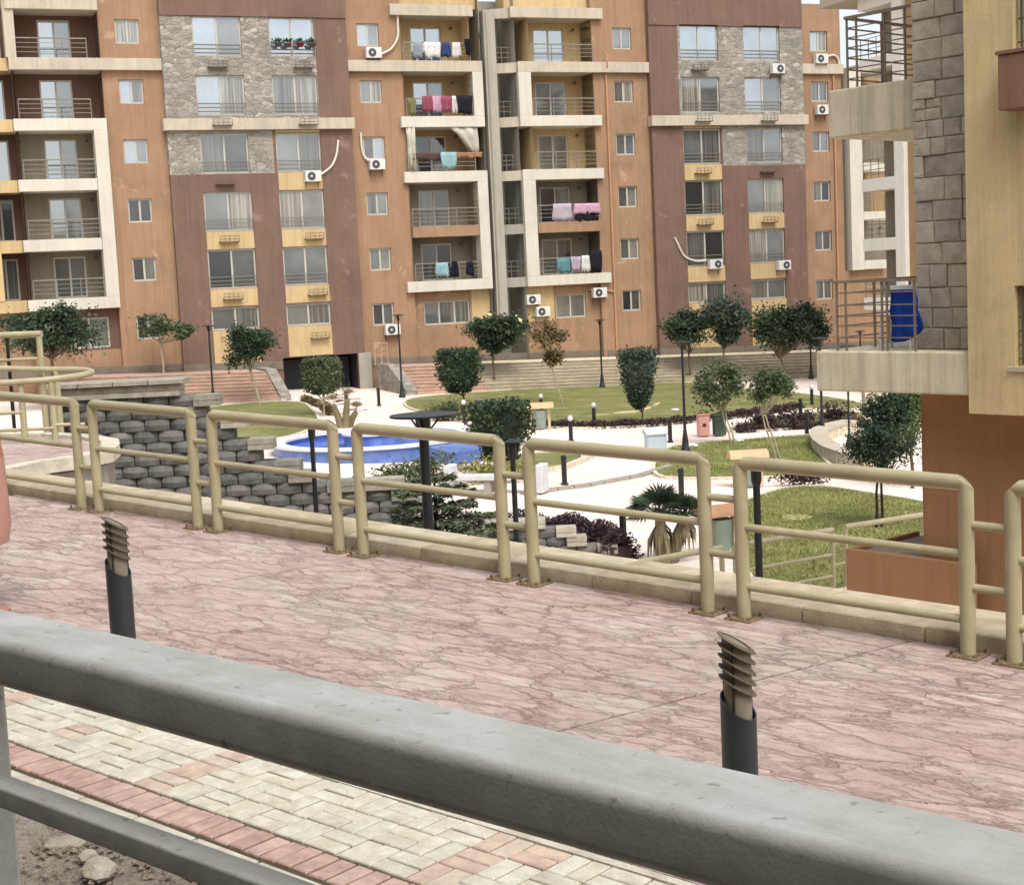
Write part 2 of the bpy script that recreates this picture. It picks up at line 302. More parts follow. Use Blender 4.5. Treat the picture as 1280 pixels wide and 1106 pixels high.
# ------------------------------------------------------------------ mesh helpers
class MB:
    def __init__(s): s.v = []; s.f = []; s.mi = []
    def quad(s, pts, m=0):
        i = len(s.v); s.v += [tuple(p) for p in pts]; s.f.append(tuple(range(i, i + len(pts)))); s.mi.append(m); return s
    def box(s, x0, x1, y0, y1, z0, z1, m=0):
        i = len(s.v)
        s.v += [(x0, y0, z0), (x1, y0, z0), (x1, y1, z0), (x0, y1, z0), (x0, y0, z1), (x1, y0, z1), (x1, y1, z1), (x0, y1, z1)]
        for q in ((0, 3, 2, 1), (4, 5, 6, 7), (0, 1, 5, 4), (1, 2, 6, 5), (2, 3, 7, 6), (3, 0, 4, 7)):
            s.f.append(tuple(i + k for k in q)); s.mi.append(m)
        return s
    def cbox(s, x0, x1, y0, y1, z0, z1, c=0.008, m=0):
        """box with chamfered top edges"""
        i = len(s.v)
        s.v += [(x0, y0, z0), (x1, y0, z0), (x1, y1, z0), (x0, y1, z0), (x0, y0, z1 - c), (x1, y0, z1 - c), (x1, y1, z1 - c), (x0, y1, z1 - c),
                (x0 + c, y0 + c, z1), (x1 - c, y0 + c, z1), (x1 - c, y1 - c, z1), (x0 + c, y1 - c, z1)]
        for q in ((0, 1, 5, 4), (1, 2, 6, 5), (2, 3, 7, 6), (3, 0, 4, 7), (4, 5, 9, 8), (5, 6, 10, 9), (6, 7, 11, 10), (7, 4, 8, 11), (8, 9, 10, 11), (0, 3, 2, 1)):
            s.f.append(tuple(i + k for k in q)); s.mi.append(m)
        return s
    def tube(s, path, r, n=10, cap=True, m=0):
        P = [Vector(p) for p in path]; rr = r if isinstance(r, (list, tuple)) else [r] * len(P)
        base = len(s.v); ref = None
        for k, p in enumerate(P):
            d = (P[min(k + 1, len(P) - 1)] - P[max(k - 1, 0)]).normalized()
            if ref is None: ref = Vector((0, 0, 1)) if abs(d.z) < 0.9 else Vector((1, 0, 0))
            a = d.cross(ref).normalized(); b = a.cross(d).normalized(); ref = b
            for j in range(n):
                t = 2 * math.pi * j / n; q = p + (a * math.cos(t) + b * math.sin(t)) * rr[k]; s.v.append(tuple(q))
        for k in range(len(P) - 1):
            for j in range(n):
                j2 = (j + 1) % n; s.f.append((base + k * n + j, base + k * n + j2, base + (k + 1) * n + j2, base + (k + 1) * n + j)); s.mi.append(m)
        if cap:
            s.f.append(tuple(base + j for j in reversed(range(n)))); s.mi.append(m)
            e = base + (len(P) - 1) * n; s.f.append(tuple(e + j for j in range(n))); s.mi.append(m)
        return s
    def mitre(s, p0, p1, r, n0=None, n1=None, n=16, m=0):
        '''straight tube whose ends are cut by planes with the given normals'''
        p0, p1 = Vector(p0), Vector(p1); d = (p1 - p0).normalized(); ref = Vector((0, 0, 1)) if abs(d.z) < .9 else Vector((1, 0, 0))
        a = d.cross(ref).normalized(); b = a.cross(d).normalized(); base = len(s.v)
        for p, nm in ((p0, n0), (p1, n1)):
            nn = Vector(nm) if nm is not None else d
            for j in range(n):
                t = 2 * math.pi * j / n; o = (a * math.cos(t) + b * math.sin(t)) * r; s.v.append(tuple(p + o - d * (o.dot(nn) / d.dot(nn))))
        for j in range(n): j2 = (j + 1) % n; s.f.append((base + j, base + j2, base + n + j2, base + n + j)); s.mi.append(m)
        s.f.append(tuple(base + j for j in reversed(range(n)))); s.f.append(tuple(base + n + j for j in range(n))); s.mi += [m, m]
        return s
    def lathe(s, prof, n=16, c=(0, 0, 0), m=0):
        base = len(s.v)
        for r, z in prof:
            for j in range(n):
                t = 2 * math.pi * j / n; s.v.append((c[0] + r * math.cos(t), c[1] + r * math.sin(t), c[2] + z))
        for k in range(len(prof) - 1):
            for j in range(n):
                j2 = (j + 1) % n; s.f.append((base + k * n + j, base + k * n + j2, base + (k + 1) * n + j2, base + (k + 1) * n + j)); s.mi.append(m)
        s.f.append(tuple(base + j for j in reversed(range(n)))); s.mi.append(m)
        e = base + (len(prof) - 1) * n; s.f.append(tuple(e + j for j in range(n))); s.mi.append(m)
        return s
    def prism(s, poly, z0, z1, m=0):
        """poly: list of (x, y); z0/z1 number or function of (x, y)"""
        g0 = z0 if callable(z0) else (lambda x, y: z0); g1 = z1 if callable(z1) else (lambda x, y: z1)
        a = sum(poly[i][0] * poly[(i + 1) % len(poly)][1] - poly[(i + 1) % len(poly)][0] * poly[i][1] for i in range(len(poly)))
        if a < 0: poly = poly[::-1]
        n = len(poly); i = len(s.v)
        s.v += [(x, y, g0(x, y)) for x, y in poly] + [(x, y, g1(x, y)) for x, y in poly]
        s.f.append(tuple(i + k for k in reversed(range(n)))); s.f.append(tuple(i + n + k for k in range(n))); s.mi += [m, m]
        for k in range(n):
            k2 = (k + 1) % n; s.f.append((i + k, i + k2, i + n + k2, i + n + k)); s.mi.append(m)
        return s
    def mesh(s, name, mats, smooth=False, auto=None):
        me = bpy.data.meshes.new(name); me.from_pydata(s.v, [], s.f)
        for mm in (mats if isinstance(mats, (list, tuple)) else [mats]): me.materials.append(M[mm])
        me.polygons.foreach_set('material_index', s.mi)
        if smooth: me.polygons.foreach_set('use_smooth', [True] * len(me.polygons))
        me.update()
        if auto is not None and smooth: me.set_sharp_from_angle(angle=math.radians(auto))
        return me
    def build(s, name, mats, parent=None, smooth=False, auto=40, bevel=0.0):
        o = bpy.data.objects.new(name, s.mesh(name, mats, smooth, auto)); COL.objects.link(o)
        if parent is not None: o.parent = parent
        if bevel:
            b = o.modifiers.new('bevel', 'BEVEL'); b.width = bevel; b.segments = 2; b.limit_method = 'ANGLE'
        return o
def inst(name, me, parent=None, loc=None, mat=None, rot=None):
    o = bpy.data.objects.new(name, me); COL.objects.link(o)
    if parent is not None: o.parent = parent
    if mat is not None: o.matrix_local = mat
    else:
        if loc is not None: o.location = loc
        if rot is not None: o.rotation_euler = rot
    return o
def tag(o, label, cat, group=None):
    o['label'] = label; o['category'] = cat
    if group: o['group'] = group
    return o
def thing(name, label, cat, loc=(0, 0, 0), rotz=0.0, group=None):
    o = bpy.data.objects.new(name, None); COL.objects.link(o); o.location = loc; o.rotation_euler = (0, 0, rotz); o.empty_display_size = 0.2
    return tag(o, label, cat, group)
def struct(o): o['kind'] = 'structure'; return o
def copy_tree(o, parent=None):
    c = o.copy(); COL.objects.link(c); c.parent = parent
    for ch in list(o.children): copy_tree(ch, c)
    return c
def arc(c, r, a0, a1, n, z):
    return [(c[0] + r * math.cos(a0 + (a1 - a0) * k / n), c[1] + r * math.sin(a0 + (a1 - a0) * k / n), z) for k in range(n + 1)]

# ------------------------------------------------------------------ ground and garden
TILT = 0.035                                      # the site falls gently towards +x
def gz(x, y=0.0): return -TILT * max(-70.0, min(70.0, x))
def gzo(o): return lambda x, y: gz(x, y) + o
def ground():
    xs = [-1500, -400, -70, -30, 0, 30, 70, 400, 1500]; ys = [-800, -100, 0, 40, 80, 130, 400, 2500]
    mb = MB(); mb.v = [(x, y, gz(x) - 0.06 - (2.5 if x < -70 else 0)) for y in ys for x in xs]; n = len(xs)
    for j in range(len(ys) - 1):
        for i in range(n - 1): mb.f.append((j * n + i, j * n + i + 1, (j + 1) * n + i + 1, (j + 1) * n + i)); mb.mi.append(0)
    struct(mb.build('ground', 'earth'))
ground()
g = MB().prism([(-60, 12), (45, 12), (45, 120), (-60, 120)], gzo(-0.05), gzo(0.0)); struct(g.build('garden_paving', 'gpave'))

def smooth_poly(p, it=2):
    for _ in range(it):
        q = []
        for i in range(len(p)):
            a, b = p[i], p[(i + 1) % len(p)]
            q += [(a[0] * .75 + b[0] * .25, a[1] * .75 + b[1] * .25), (a[0] * .25 + b[0] * .75, a[1] * .25 + b[1] * .75)]
        p = q
    return p
LAWNS = dict(
 back=[(-5.16, 73.5), (-3.11, 76.16), (0.97, 79.26), (5.36, 82.01), (8.54, 83.29), (10.46, 81.07), (11.93, 76.77), (13.72, 74.34), (14.93, 71.65), (15.76, 67.87), (15.43, 65.03), (13.84, 64.87), (12.58, 65.46), (10.89, 63.77), (8.5, 61.22), (7.64, 60.65), (5.61, 58.95), (3.74, 58.26), (1.89, 58.5), (0.82, 59.6), (-0.61, 60.78), (-2.66, 63.86), (-4.62, 68.05)],
 middle=[(3.98, 43.9), (5.14, 50.99), (6.29, 52.34), (8.24, 53.39), (10.44, 54.47), (11.35, 54.63), (10.27, 51.36), (9.64, 46.53), (9.62, 43.16), (8.3, 43.47), (6.3, 43.32), (5.16, 43.26)],
 strip=[(7.98, 56.49), (9.61, 60.04), (11.68, 62.54), (13.76, 64.2), (14.68, 62.84), (13.58, 58.2), (10.99, 57.3), (8.67, 56.11)],
 front=[(5.75, 38.29), (6.49, 39.63), (7.53, 41.21), (8.53, 41.27), (9.33, 39.96), (10.43, 38.14), (10.75, 36.79), (8.43, 28.0), (6.77, 26.8), (5.15, 26.3), (4.24, 27.6)],
 pond=[(-0.4, 49.28), (1.59, 50.46), (2.45, 49.01), (1.54, 46.4), (0.65, 45.15), (-0.4, 44.31)],
 left=[(-14.06, 71.21), (-10.27, 73.84), (-8.8, 67.45), (-7.83, 61.76), (-8.11, 57.09), (-9.1, 55.25), (-10.15, 54.57), (-12.54, 59.15), (-14.35, 66.29)])
for k, p in LAWNS.items():
    sp = smooth_poly(p); struct(MB().prism(sp, gzo(-0.02), gzo(0.05)).build('lawn', 'grass'))
    # kerb ring round the lawn
    cx = sum(a for a, _ in sp) / len(sp); cy = sum(b for _, b in sp) / len(sp); mb = MB()
    for i in range(len(sp)):
        a, b = Vector(sp[i]), Vector(sp[(i + 1) % len(sp)]); d = (b - a)
        if d.length < 1e-4: continue
        nn = Vector((d.y, -d.x)).normalized()
        if nn.dot(Vector((a.x - cx, a.y - cy))) < 0: nn = -nn
        q = [a - nn * .002, b - nn * .002, b + nn * .12, a + nn * .12]
        mb.prism([(w.x, w.y) for w in q], gzo(-0.03), gzo(0.085))
    struct(mb.build('lawn_kerb', 'edge_kerb'))
def strip(name, pts, w, h, mat, sub=6):
    """kerb made of separate stones along a polyline"""
    root = bpy.data.objects.new(name, None); COL.objects.link(root); struct(root)
    for (x0, y0), (x1, y1) in zip(pts, pts[1:]):
        d = Vector((x1 - x0, y1 - y0)); n = max(1, int(d.length / 0.6)); nn = Vector((-d.y, d.x)).normalized() * w / 2
        for k in range(n):
            a = Vector((x0, y0)) + d * (k / n + .01); b = Vector((x0, y0)) + d * ((k + 1) / n - .01)
            MB().prism([(a - nn)[:], (b - nn)[:], (b + nn)[:], (a + nn)[:]], gzo(-.03), gzo(h)).build('kerb_stone', mat, root)
strip('path_kerb', [(0.2, 40.7), (2.08, 42.21), (3.71, 44.11), (4.84, 46.25)], 0.22, 0.09, 'concrete')
strip('path_kerb', [(0.65, 44.97), (1.60, 46.1), (2.56, 48.79)], 0.2, 0.14, 'edge_kerb')
rw_ = random.Random(8)
for (x0, y0), (x1, y1), w in (((3.4, 63.7), (4.3, 64.2), .18), ((4.35, 64.3), (5.6, 65.4), .42), ((5.6, 65.6), (6.3, 67.4), .2), ((6.4, 67.7), (6.9, 69.6), .12)):
    n = 9; d = Vector((x1 - x0, y1 - y0)); nn = Vector((-d.y, d.x)).normalized(); L = []; R_ = []
    for k in range(n + 1):
        q = k / n; c = Vector((x0, y0)) + d * q; e = math.sin(math.pi * q) ** .6 * w; L.append((c + nn * e * rw_.uniform(.5, 1.2))[:]); R_.append((c - nn * e * rw_.uniform(.5, 1.2))[:])
    struct(MB().prism(L + R_[::-1], gzo(.03), gzo(.053)).build('worn_path', 'sand'))
struct(MB().prism(smooth_poly([(6.38, 36.41), (7.13, 36.47), (7.17, 35.86), (6.48, 35.56)]), gzo(.03), gzo(.054)).build('bare_patch', 'sand'))
# curved pale seat wall at the end of the middle lawn
def ribbon(pts, w, z0, z1, name, mat, parent=None):
    P = [Vector(p) for p in pts]; L = []; R = []
    for k, p in enumerate(P):
        d = (P[min(k + 1, len(P) - 1)] - P[max(k - 1, 0)]).normalized(); n = Vector((-d.y, d.x)) * w / 2; L.append((p + n)[:]); R.append((p - n)[:])
    mb = MB()
    for k in range(len(P) - 1): mb.prism([L[k], L[k + 1], R[k + 1], R[k]], z0, z1)
    return mb.build(name, mat, parent)
seatc = [(12.6, 55.9), (11.6, 54.5), (10.9, 53.0), (10.45, 51.3), (10.2, 49.5), (10.1, 47.6), (10.25, 45.8), (10.6, 44.4)]
sw = thing('seat_wall', 'curved cream seat wall bounding the end of the middle lawn', 'seat wall')
ribbon(seatc, 0.5, gzo(-.05), gzo(.38), 'wall', 'tan', sw); ribbon(seatc, 0.62, gzo(.382), gzo(.46), 'coping', 'cream', sw)

# ------------------------------------------------------------------ main apartment building
TH = math.radians(21.5); BO = Vector((0, 85.0, 0)); BE = Vector((math.cos(TH), math.sin(TH), 0)); BN = Vector((math.sin(TH), -math.cos(TH), 0))
def bw(s, out, z=0.0):
    p = BO + BE * s + BN * out; return Vector((p.x, p.y, z))
def bx_of(s, out): return bw(s, out).x
B = thing('apartment_building', 'long six-storey terracotta and brown apartment block with stone cladding and recessed balconies', 'building', BO, TH)
def FL(k): return 5.58 + 2.95 * (k - 2)            # middle of the slab edge under storey k
def SW(k): return 4.2 + 2.965 * (k - 1)            # centre of the small windows of storey k
Z0 = -1.2
def wall(s0, s1, z0, z1, y, holes, mat, reveal=0.22, name='wall', parent=B):
    """wall sheet facing -y with rectangular openings and reveals; holes (s0, s1, z0, z1)"""
    xs = sorted({s0, s1, *[h[0] for h in holes], *[h[1] for h in holes]}); zs = sorted({z0, z1, *[h[2] for h in holes], *[h[3] for h in holes]})
    mb = MB()
    for i in range(len(xs) - 1):
        for j in range(len(zs) - 1):
            cx, cz = (xs[i] + xs[i + 1]) / 2, (zs[j] + zs[j + 1]) / 2
            if any(h[0] < cx < h[1] and h[2] < cz < h[3] for h in holes): continue
            mb.quad([(xs[i], y, zs[j]), (xs[i + 1], y, zs[j]), (xs[i + 1], y, zs[j + 1]), (xs[i], y, zs[j + 1])])
    for a, b, c, d in holes:
        r = y + reveal
        mb.quad([(a, y, c), (a, y, d), (a, r, d), (a, r, c)]); mb.quad([(b, y, c), (b, r, c), (b, r, d), (b, y, d)])
        mb.quad([(a, y, c), (a, r, c), (b, r, c), (b, y, c)]); mb.quad([(a, y, d), (b, y, d), (b, r, d), (a, r, d)])
    # returns and top so the sheet has thickness
    mb.quad([(s0, y, z0), (s0, y, z1), (s0, y + 1.0, z1), (s0, y + 1.0, z0)]); mb.quad([(s1, y, z0), (s1, y + 1.0, z0), (s1, y + 1.0, z1), (s1, y, z1)])
    mb.quad([(s0, y, z1), (s1, y, z1), (s1, y + 1.0, z1), (s0, y + 1.0, z1)])
    return mb.build(name, mat, parent)
RW = random.Random(11)
def pane_pick(k):
    if k >= 5: return RW.choice(['glass_c', 'glass_c', 'glass_d', 'glass_g', 'glass_f'])
    if k == 4: return RW.choice(['glass_c', 'glass_d', 'glass_a', 'glass_f', 'glass_g'])
    return RW.choice(['glass_a', 'glass_d', 'glass_f', 'glass_g', 'glass_e', 'glass_g', 'glass_b'])
def window(s0, s1, z0, z1, y, k=3, guard=True, name='window', parent=B, fr=0.085, n=2, pick=None):
    f = MB(); yy = y
    f.box(s0, s1, yy, yy + .07, z0, z0 + fr).box(s0, s1, yy, yy + .07, z1 - fr, z1)
    f.box(s0, s0 + fr, yy, yy + .07, z0 + fr, z1 - fr).box(s1 - fr, s1, yy, yy + .07, z0 + fr, z1 - fr)
    for i in range(1, n):
        c = s0 + (s1 - s0) * i / n; f.box(c - fr * .55, c + fr * .55, yy - .012, yy + .06, z0 + fr, z1 - fr)
    w = f.build(name, 'frame_white', parent)
    for i in range(n):
        a = s0 + (s1 - s0) * i / n; b = s0 + (s1 - s0) * (i + 1) / n; t = RW.uniform(-.012, .012)
        MB().quad([(a + .04, yy + .03 + t, z0 + .03), (b - .04, yy + .03 - t, z0 + .03), (b - .04, yy + .03 - t, z1 - .03), (a + .04, yy + .03 + t, z1 - .03)]).build('pane', (pick[i] if pick else pane_pick(k)), w)
    if guard:
        gm = MB()
        for q in (.30, .20, .10): gm.box(s0 - .04, s1 + .04, yy - .09, yy - .06, z0 + (z1 - z0) * q - .018, z0 + (z1 - z0) * q + .018)
        for a in (s0 - .03, s1 + .0): gm.box(a, a + .03, yy - .092, yy - .058, z0, z0 + (z1 - z0) * .31)
        gm.build('guard_rail', 'rail_grey', w)
    return w
def small_col(s, y, ks, wd=1.2):
    hs = []
    for k in ks:
        c = SW(k); hs.append((s - wd / 2, s + wd / 2, c - .6, c + .6)); window(s - wd / 2, s + wd / 2, c - .6, c + .6, y + .12, k, False)
    return hs
TOP = 21.4
wall(-21.1, -18.1, Z0, TOP, 0, small_col(-19.68, 0, range(1, 7)), 'orange')
wall(-8.4, -5.3, Z0, TOP, 0, small_col(-7.12, 0, range(1, 7)), 'orange')
wall(6.2, 9.4, Z0, TOP, 0, small_col(7.88, 0, range(1, 7)), 'orange')
wall(19.6, 22.5, Z0, TOP - .2, 0, small_col(20.98, 0, range(1, 7)), 'orange')
# projecting brown bays with two columns of sliding windows
def bracket(s, z, y):
    m = MB()
    for q in (0, .16): m.box(s - .5, s + .5, y - .32, y - .3, z + q - .012, z + q + .012)
    for a in (-.5, -.25, 0, .25, .48): m.box(s + a, s + a + .02, y - .32, y - .3, z - .15, z + .17)
    m.box(s - .5, s + .5, y - .3, y, z - .16, z - .13)
    for a in (-.5, .47): m.box(s + a, s + a + .03, y - .3, y, z - .13, z - .1)
    m.build('ac_bracket', 'bracket', B)
def brown_bay(s0, s1, wins, stone, stone_low, yellow_cols, top, garage=None, ledge=None):
    y = -.35; hs = []
    for (a, b) in wins:
        for k in range(1, 7):
            z0, z1 = (FL(k) + .4, FL(k) + 2.42)
            if k == 1: z0, z1 = 3.85, 5.0
            hs.append((a, b, z0, z1)); window(a, b, z0, z1, y + .12, k, k > 1)
    if garage: hs.append(garage)
    # wall split in stone-clad and rendered regions, butted end to end
    def sub(a, b, c, d, mat, nm, dy=0.0):
        hh = [h for h in hs if h[0] < b and h[1] > a and h[2] < d and h[3] > c]
        wall(a, b, c, d, y + dy, [(max(h[0], a), min(h[1], b), max(h[2], c), min(h[3], d)) for h in hh], mat, .22, nm)
    (sa, sb, szb, szt) = stone; (la, lb, lzb) = stone_low
    sub(s0, s1, szt, top, 'brown', 'parapet_wall', -.06)
    sub(sa, sb, szb, szt, 'cladding', 'stone_cladding'); sub(la, lb, lzb, szb, 'cladding', 'stone_cladding')
    if sa > s0: sub(s0, sa, szb, szt, 'brown', 'wall')
    if sb < s1: sub(sb, s1, szb, szt, 'brown', 'wall')
    if la > s0: sub(s0, la, lzb, szb, 'brown', 'wall')
    if lb < s1: sub(lb, s1, lzb, szb, 'brown', 'wall')
    sub(s0, s1, Z0, lzb, 'brown', 'wall')
    for (a, b, c, d) in yellow_cols: MB().box(a, b, y - .012, y + .1, c, d).build('yellow_panel', 'yellow', B)
    if ledge: MB().box(ledge[0], ledge[1], y - .28, y + .3, 14.06, 14.64).build('ledge', 'cream', B, bevel=.02)
C1, C2 = (-16.5, -14.0), (-12.55, -10.15)
H1, H2 = (11.4, 13.9), (15.6, 18.05)
def ycol(w, ks, ground=None):
    r = [(w[0] + .02, w[1] - .02, FL(k + 1) - .52, FL(k + 1) + .38) for k in ks]
    if ground: r.append((w[0] + .02, w[1] - .02, ground, 3.83))
    return r
brown_bay(-18.1, -8.4, [C1, C2], (-18.1, -10.12, 14.3, 19.8), (-18.1, -12.7, 11.85),
          ycol(C1, (2, 1), 1.95) + ycol(C2, (3, 2, 1), 2.25) + [(C2[0] + .02, C2[1] - .02, FL(4) + 2.44, 14.04)], 22.6, (-12.9, -8.8, -.3, 2.2), (-18.3, -8.3))
brown_bay(9.4, 19.6, [H1, H2], (11.25, 19.6, 14.3, 19.75), (14.0, 19.6, 11.75),
          ycol(H1, (3, 2, 1), 1.1) + ycol(H2, (2, 1), 1.0) + [(H1[0] + .02, H1[1] - .02, FL(4) + 2.44, 14.04)], 22.6, None, (9.3, 19.75))
for w, ks, dx in ((C1, (6, 5, 4, 3, 2), -.1), (C2, (6, 5, 3, 2, 1), .5), (H1, (6, 5, 4, 3), -.1), (H2, (5, 4, 3), .1)):
    for k in ks: bracket(sum(w) / 2 + dx, (FL(k) if k > 1 else 3.3) - .02, -.65 if (k == 5) else -.37)
# garage passage
gm = MB(); gm.quad([(-12.9, 4.5, -.6), (-8.8, 4.5, -.6), (-8.8, 4.5, 2.25), (-12.9, 4.5, 2.25)])
gm.quad([(-12.9, -.1, -.6), (-12.9, 4.5, -.6), (-12.9, 4.5, 2.25), (-12.9, -.1, 2.25)]); gm.quad([(-8.8, -.1, -.6), (-8.8, -.1, 2.25), (-8.8, 4.5, 2.25), (-8.8, 4.5, -.6)])
gm.quad([(-12.9, -.1, 2.22), (-12.9, 4.5, 2.22), (-8.8, 4.5, 2.22), (-8.8, -.1, 2.22)]); gm.build('garage_passage', 'garage_dark', B)
MB().box(-8.79, -8.1, -.46, -.1, -.6, 2.2).build('garage_jamb', 'concrete', B)
gd = MB().box(-12.8, -8.9, 1.2, 1.26, -.5, 2.0).build('garage_door', 'garage_dark', B)

# balcony stacks
def slab(s0, s1, k, y0=-.3, y1=1.5, mat='cream', th=.58, dz=0.0): return MB().box(s0, s1, y0, y1, FL(k) - th / 2 + dz, FL(k) + th / 2 + dz).build('balcony_slab', mat, B, bevel=.015)
def railing(s0, s1, k, y=-.22, verts=0, side=None):
    z = FL(k) + .29; m = MB(); h = .95
    for q, r in ((h, .03), (.72, .014), (.5, .014), (.28, .014)): m.box(s0, s1, y - r, y + r, z + q - r, z + q + r)
    n = max(2, int((s1 - s0) / 1.0))
    for i in range(n + 1):
        a = s0 + (s1 - s0) * i / n; m.box(a - .02, a + .02, y - .02, y + .02, z, z + h)
    m.build('balcony_railing', 'rail_grey', B)
def back(s0, s1, k, mat, door, y=1.45, pick=None, grille=False):
    """back wall of a balcony storey with a sliding door"""
    z0, z1 = FL(k) + .29, FL(k + 1) - .29
    a, b, h = door; hole = (a, b, z0 + .02, z0 + h)
    wall(s0, s1, z0, z1, y, [hole], mat, .15, 'balcony_wall')
    window(a, b, z0 + .02, z0 + h, y + .06, k, False, 'balcony_door', pick=pick)
    for q in (s0, s1): MB().quad([(q, -.1, z0), (q, y, z0), (q, y, z1), (q, -.1, z1)]).build('balcony_side', mat, B)
    # round bracket light by the door
    MB().tube([(b + .5, y - .02, z0 + 1.95), (b + .5, y - .3, z0 + 2.0)], [.03, .08], 8).build('wall_lamp', 'bracket', B)
# left stack
for k, mat in ((1, 'recess_brown'), (2, 'recess_grey'), (3, 'recess_grey'), (4, 'recess_grey'), (5, 'recess_brown'), (6, 'recess_brown')):
    if k > 1:
        back(-25.3, -21.1, k, mat, (-24.0 + .1 * (k == 6), -22.4 + .1 * (k == 6), 2.1), pick=(['glass_c', 'glass_d'] if k >= 3 else ['glass_a', 'glass_d']))
        railing(-25.2, -21.75, k, verts=1)
        slab(-25.5, -21.72 if k in (3, 4) else (-21.05 if k in (2, 5) else -18.12), k, mat='white_frame' if k < 6 else 'cream')
wall(-25.3, -21.1, 3.2, FL(2) - .29, .35, [(-23.6, -21.6, 3.3, 4.85)], 'recess_brown'); wall(-25.3, -21.1, Z0, 3.2, .3, [], 'orange'); window(-23.6, -21.6, 3.3, 4.85, .47, 1, False)
MB().box(-21.7, -21.05, -.3, .6, FL(2) + .29, FL(5) - .29).build('frame_bar', 'white_frame', B, bevel=.015)
MB().box(-25.6, -25.1, -.3, .6, FL(6) + .29, TOP + .5).build('frame_bar', 'cream', B, bevel=.015)
MB().box(-25.5, -21.1, -.4, 1.5, FL(7) - .35, FL(7) + .3).build('balcony_slab', 'cream', B, bevel=.015)
# yellow return further left
for k in range(2, 7):
    MB().box(-27.3, -25.52, .1, 1.7, FL(k) - .3, FL(k) + .3).build('balcony_slab', 'yellow', B)
    back(-27.3, -25.35, k, 'recess_brown', (-26.9, -25.7, 2.1), y=1.6)
MB().box(-27.2, -26.55, .05, .7, FL(2) + .3, FL(4) - .3).build('frame_bar', 'yellow', B)
wall(-27.3, -25.3, Z0, FL(2) - .3, 1.0, [], 'orange')
# pair of stacks beside the stair core
def stack(s0, s1, bar, inner, kinds, door, picks):
    for k in range(2, 7):
        mat = kinds[k]; back(s0, s1, k, mat, door, pick=picks.get(k))
        railing(s0 + .05, s1 - .05, k)
    for k, (a, b, mat) in inner.items(): slab(a, b, k, mat=mat)
    for (ka, kb) in ((2, 4), (5, 6)): MB().box(bar[0], bar[1], -.3, .5, FL(ka) + .29, FL(kb) - .29).build('frame_bar', 'white_frame', B, bevel=.015)
kE = {2: 'recess_grey', 3: 'recess_grey', 4: 'recess_beige', 5: 'recess_beige', 6: 'yellow'}
stack(-5.3, -1.4, (-1.4, -.8), {2: (-5.75, -.8, 'white_frame'), 3: (-5.28, -1.42, 'orange'), 4: (-5.6, -.8, 'white_frame'), 5: (-5.6, -.8, 'white_frame'), 6: (-8.6, -.8, 'cream'), 7: (-5.9, -1.2, 'cream')}, kE, (-4.3, -2.5, 2.05), {6: ['glass_c', 'glass_c'], 5: ['glass_c', 'glass_d'], 4: ['glass_e', 'glass_a'], 2: ['glass_a', 'glass_e']})
kF = {2: 'recess_grey', 3: 'recess_grey', 4: 'yellow', 5: 'recess_beige', 6: 'yellow'}
stack(2.08, 5.95, (1.3, 2.06), {2: (1.3, 6.5, 'white_frame'), 3: (2.1, 5.97, 'orange'), 4: (1.3, 6.3, 'white_frame'), 5: (1.3, 6.3, 'white_frame'), 6: (1.3, 9.5, 'cream'), 7: (1.0, 6.6, 'cream')}, kF, (3.0, 4.9, 2.05), {6: ['glass_c', 'glass_c'], 5: ['glass_d', 'glass_c'], 4: ['glass_d', 'glass_d'], 3: ['glass_e', 'glass_b']})
for a, b in ((-5.28, -1.42), (2.1, 5.97)): MB().box(a - .04, b + .04, -.02, 1.4, FL(3) - .3, FL(3) - .28).build('soffit', 'recess_grey', B)
MB().box(5.95, 6.2, -.01, 1.5, Z0, TOP).build('pier', 'orange', B)
# ground storey under the stacks
for a, b, hw in ((-5.3, -.8, (-4.7, -2.0, 3.45, 4.75)), (1.3, 6.2, (3.2, 5.1, 3.4, 4.75))):
    wall(a, b, Z0, FL(2) - .29, .3, [hw], 'orange'); window(*hw, .42, 1, False, n=3 if a < 0 else 2)
MB().box(-2.9 + 1.0, -.82, .28, .6, 3.3, FL(2) - .3).build('yellow_panel', 'yellow', B); MB().box(1.32, 3.1, .28, .6, 3.3, FL(2) - .3).build('yellow_panel', 'yellow', B)
# yellow parapets above the stacks
MB().box(-5.3, -.6, .4, 1.6, FL(7) + .2, 23).build('parapet_wall', 'yellow', B); MB().box(.9, 6.2, .4, 1.6, FL(7) + .2, 23).build('parapet_wall', 'yellow', B)
# stair core: recessed wall with openings, grey column, landings
hs = []
for k in range(1, 7):
    z = FL(k) + .35; hs.append((.2, 1.15, z, z + 1.9)); window(.2, 1.15, z, z + 1.9, 2.75, k, False, n=2, pick=['glass_e', 'glass_a']); hs.append((-.75, -.35, z, z + 1.9))
    window(-.75, -.35, z, z + 1.9, 2.75, k, False, n=1, pick=['glass_e'])
wall(-.8, 1.3, Z0, TOP, 2.6, hs, 'column_grey')
MB().quad([(-.8, 0, Z0), (-.8, 2.6, Z0), (-.8, 2.6, TOP), (-.8, 0, TOP)]).build('core_side', 'recess_grey', B)
MB().quad([(1.3, 0, Z0), (1.3, 0, TOP), (1.3, 2.6, TOP), (1.3, 2.6, Z0)]).build('core_side', 'column_grey', B)
MB().box(-.55, .12, -.12, .5, 3.2, FL(7) + .1).build('column', 'column_grey', B, bevel=.02)
MB().box(-.46, -.38, -.14, -.12, 3.2, FL(7)).build('column_rib', 'recess_grey', B)
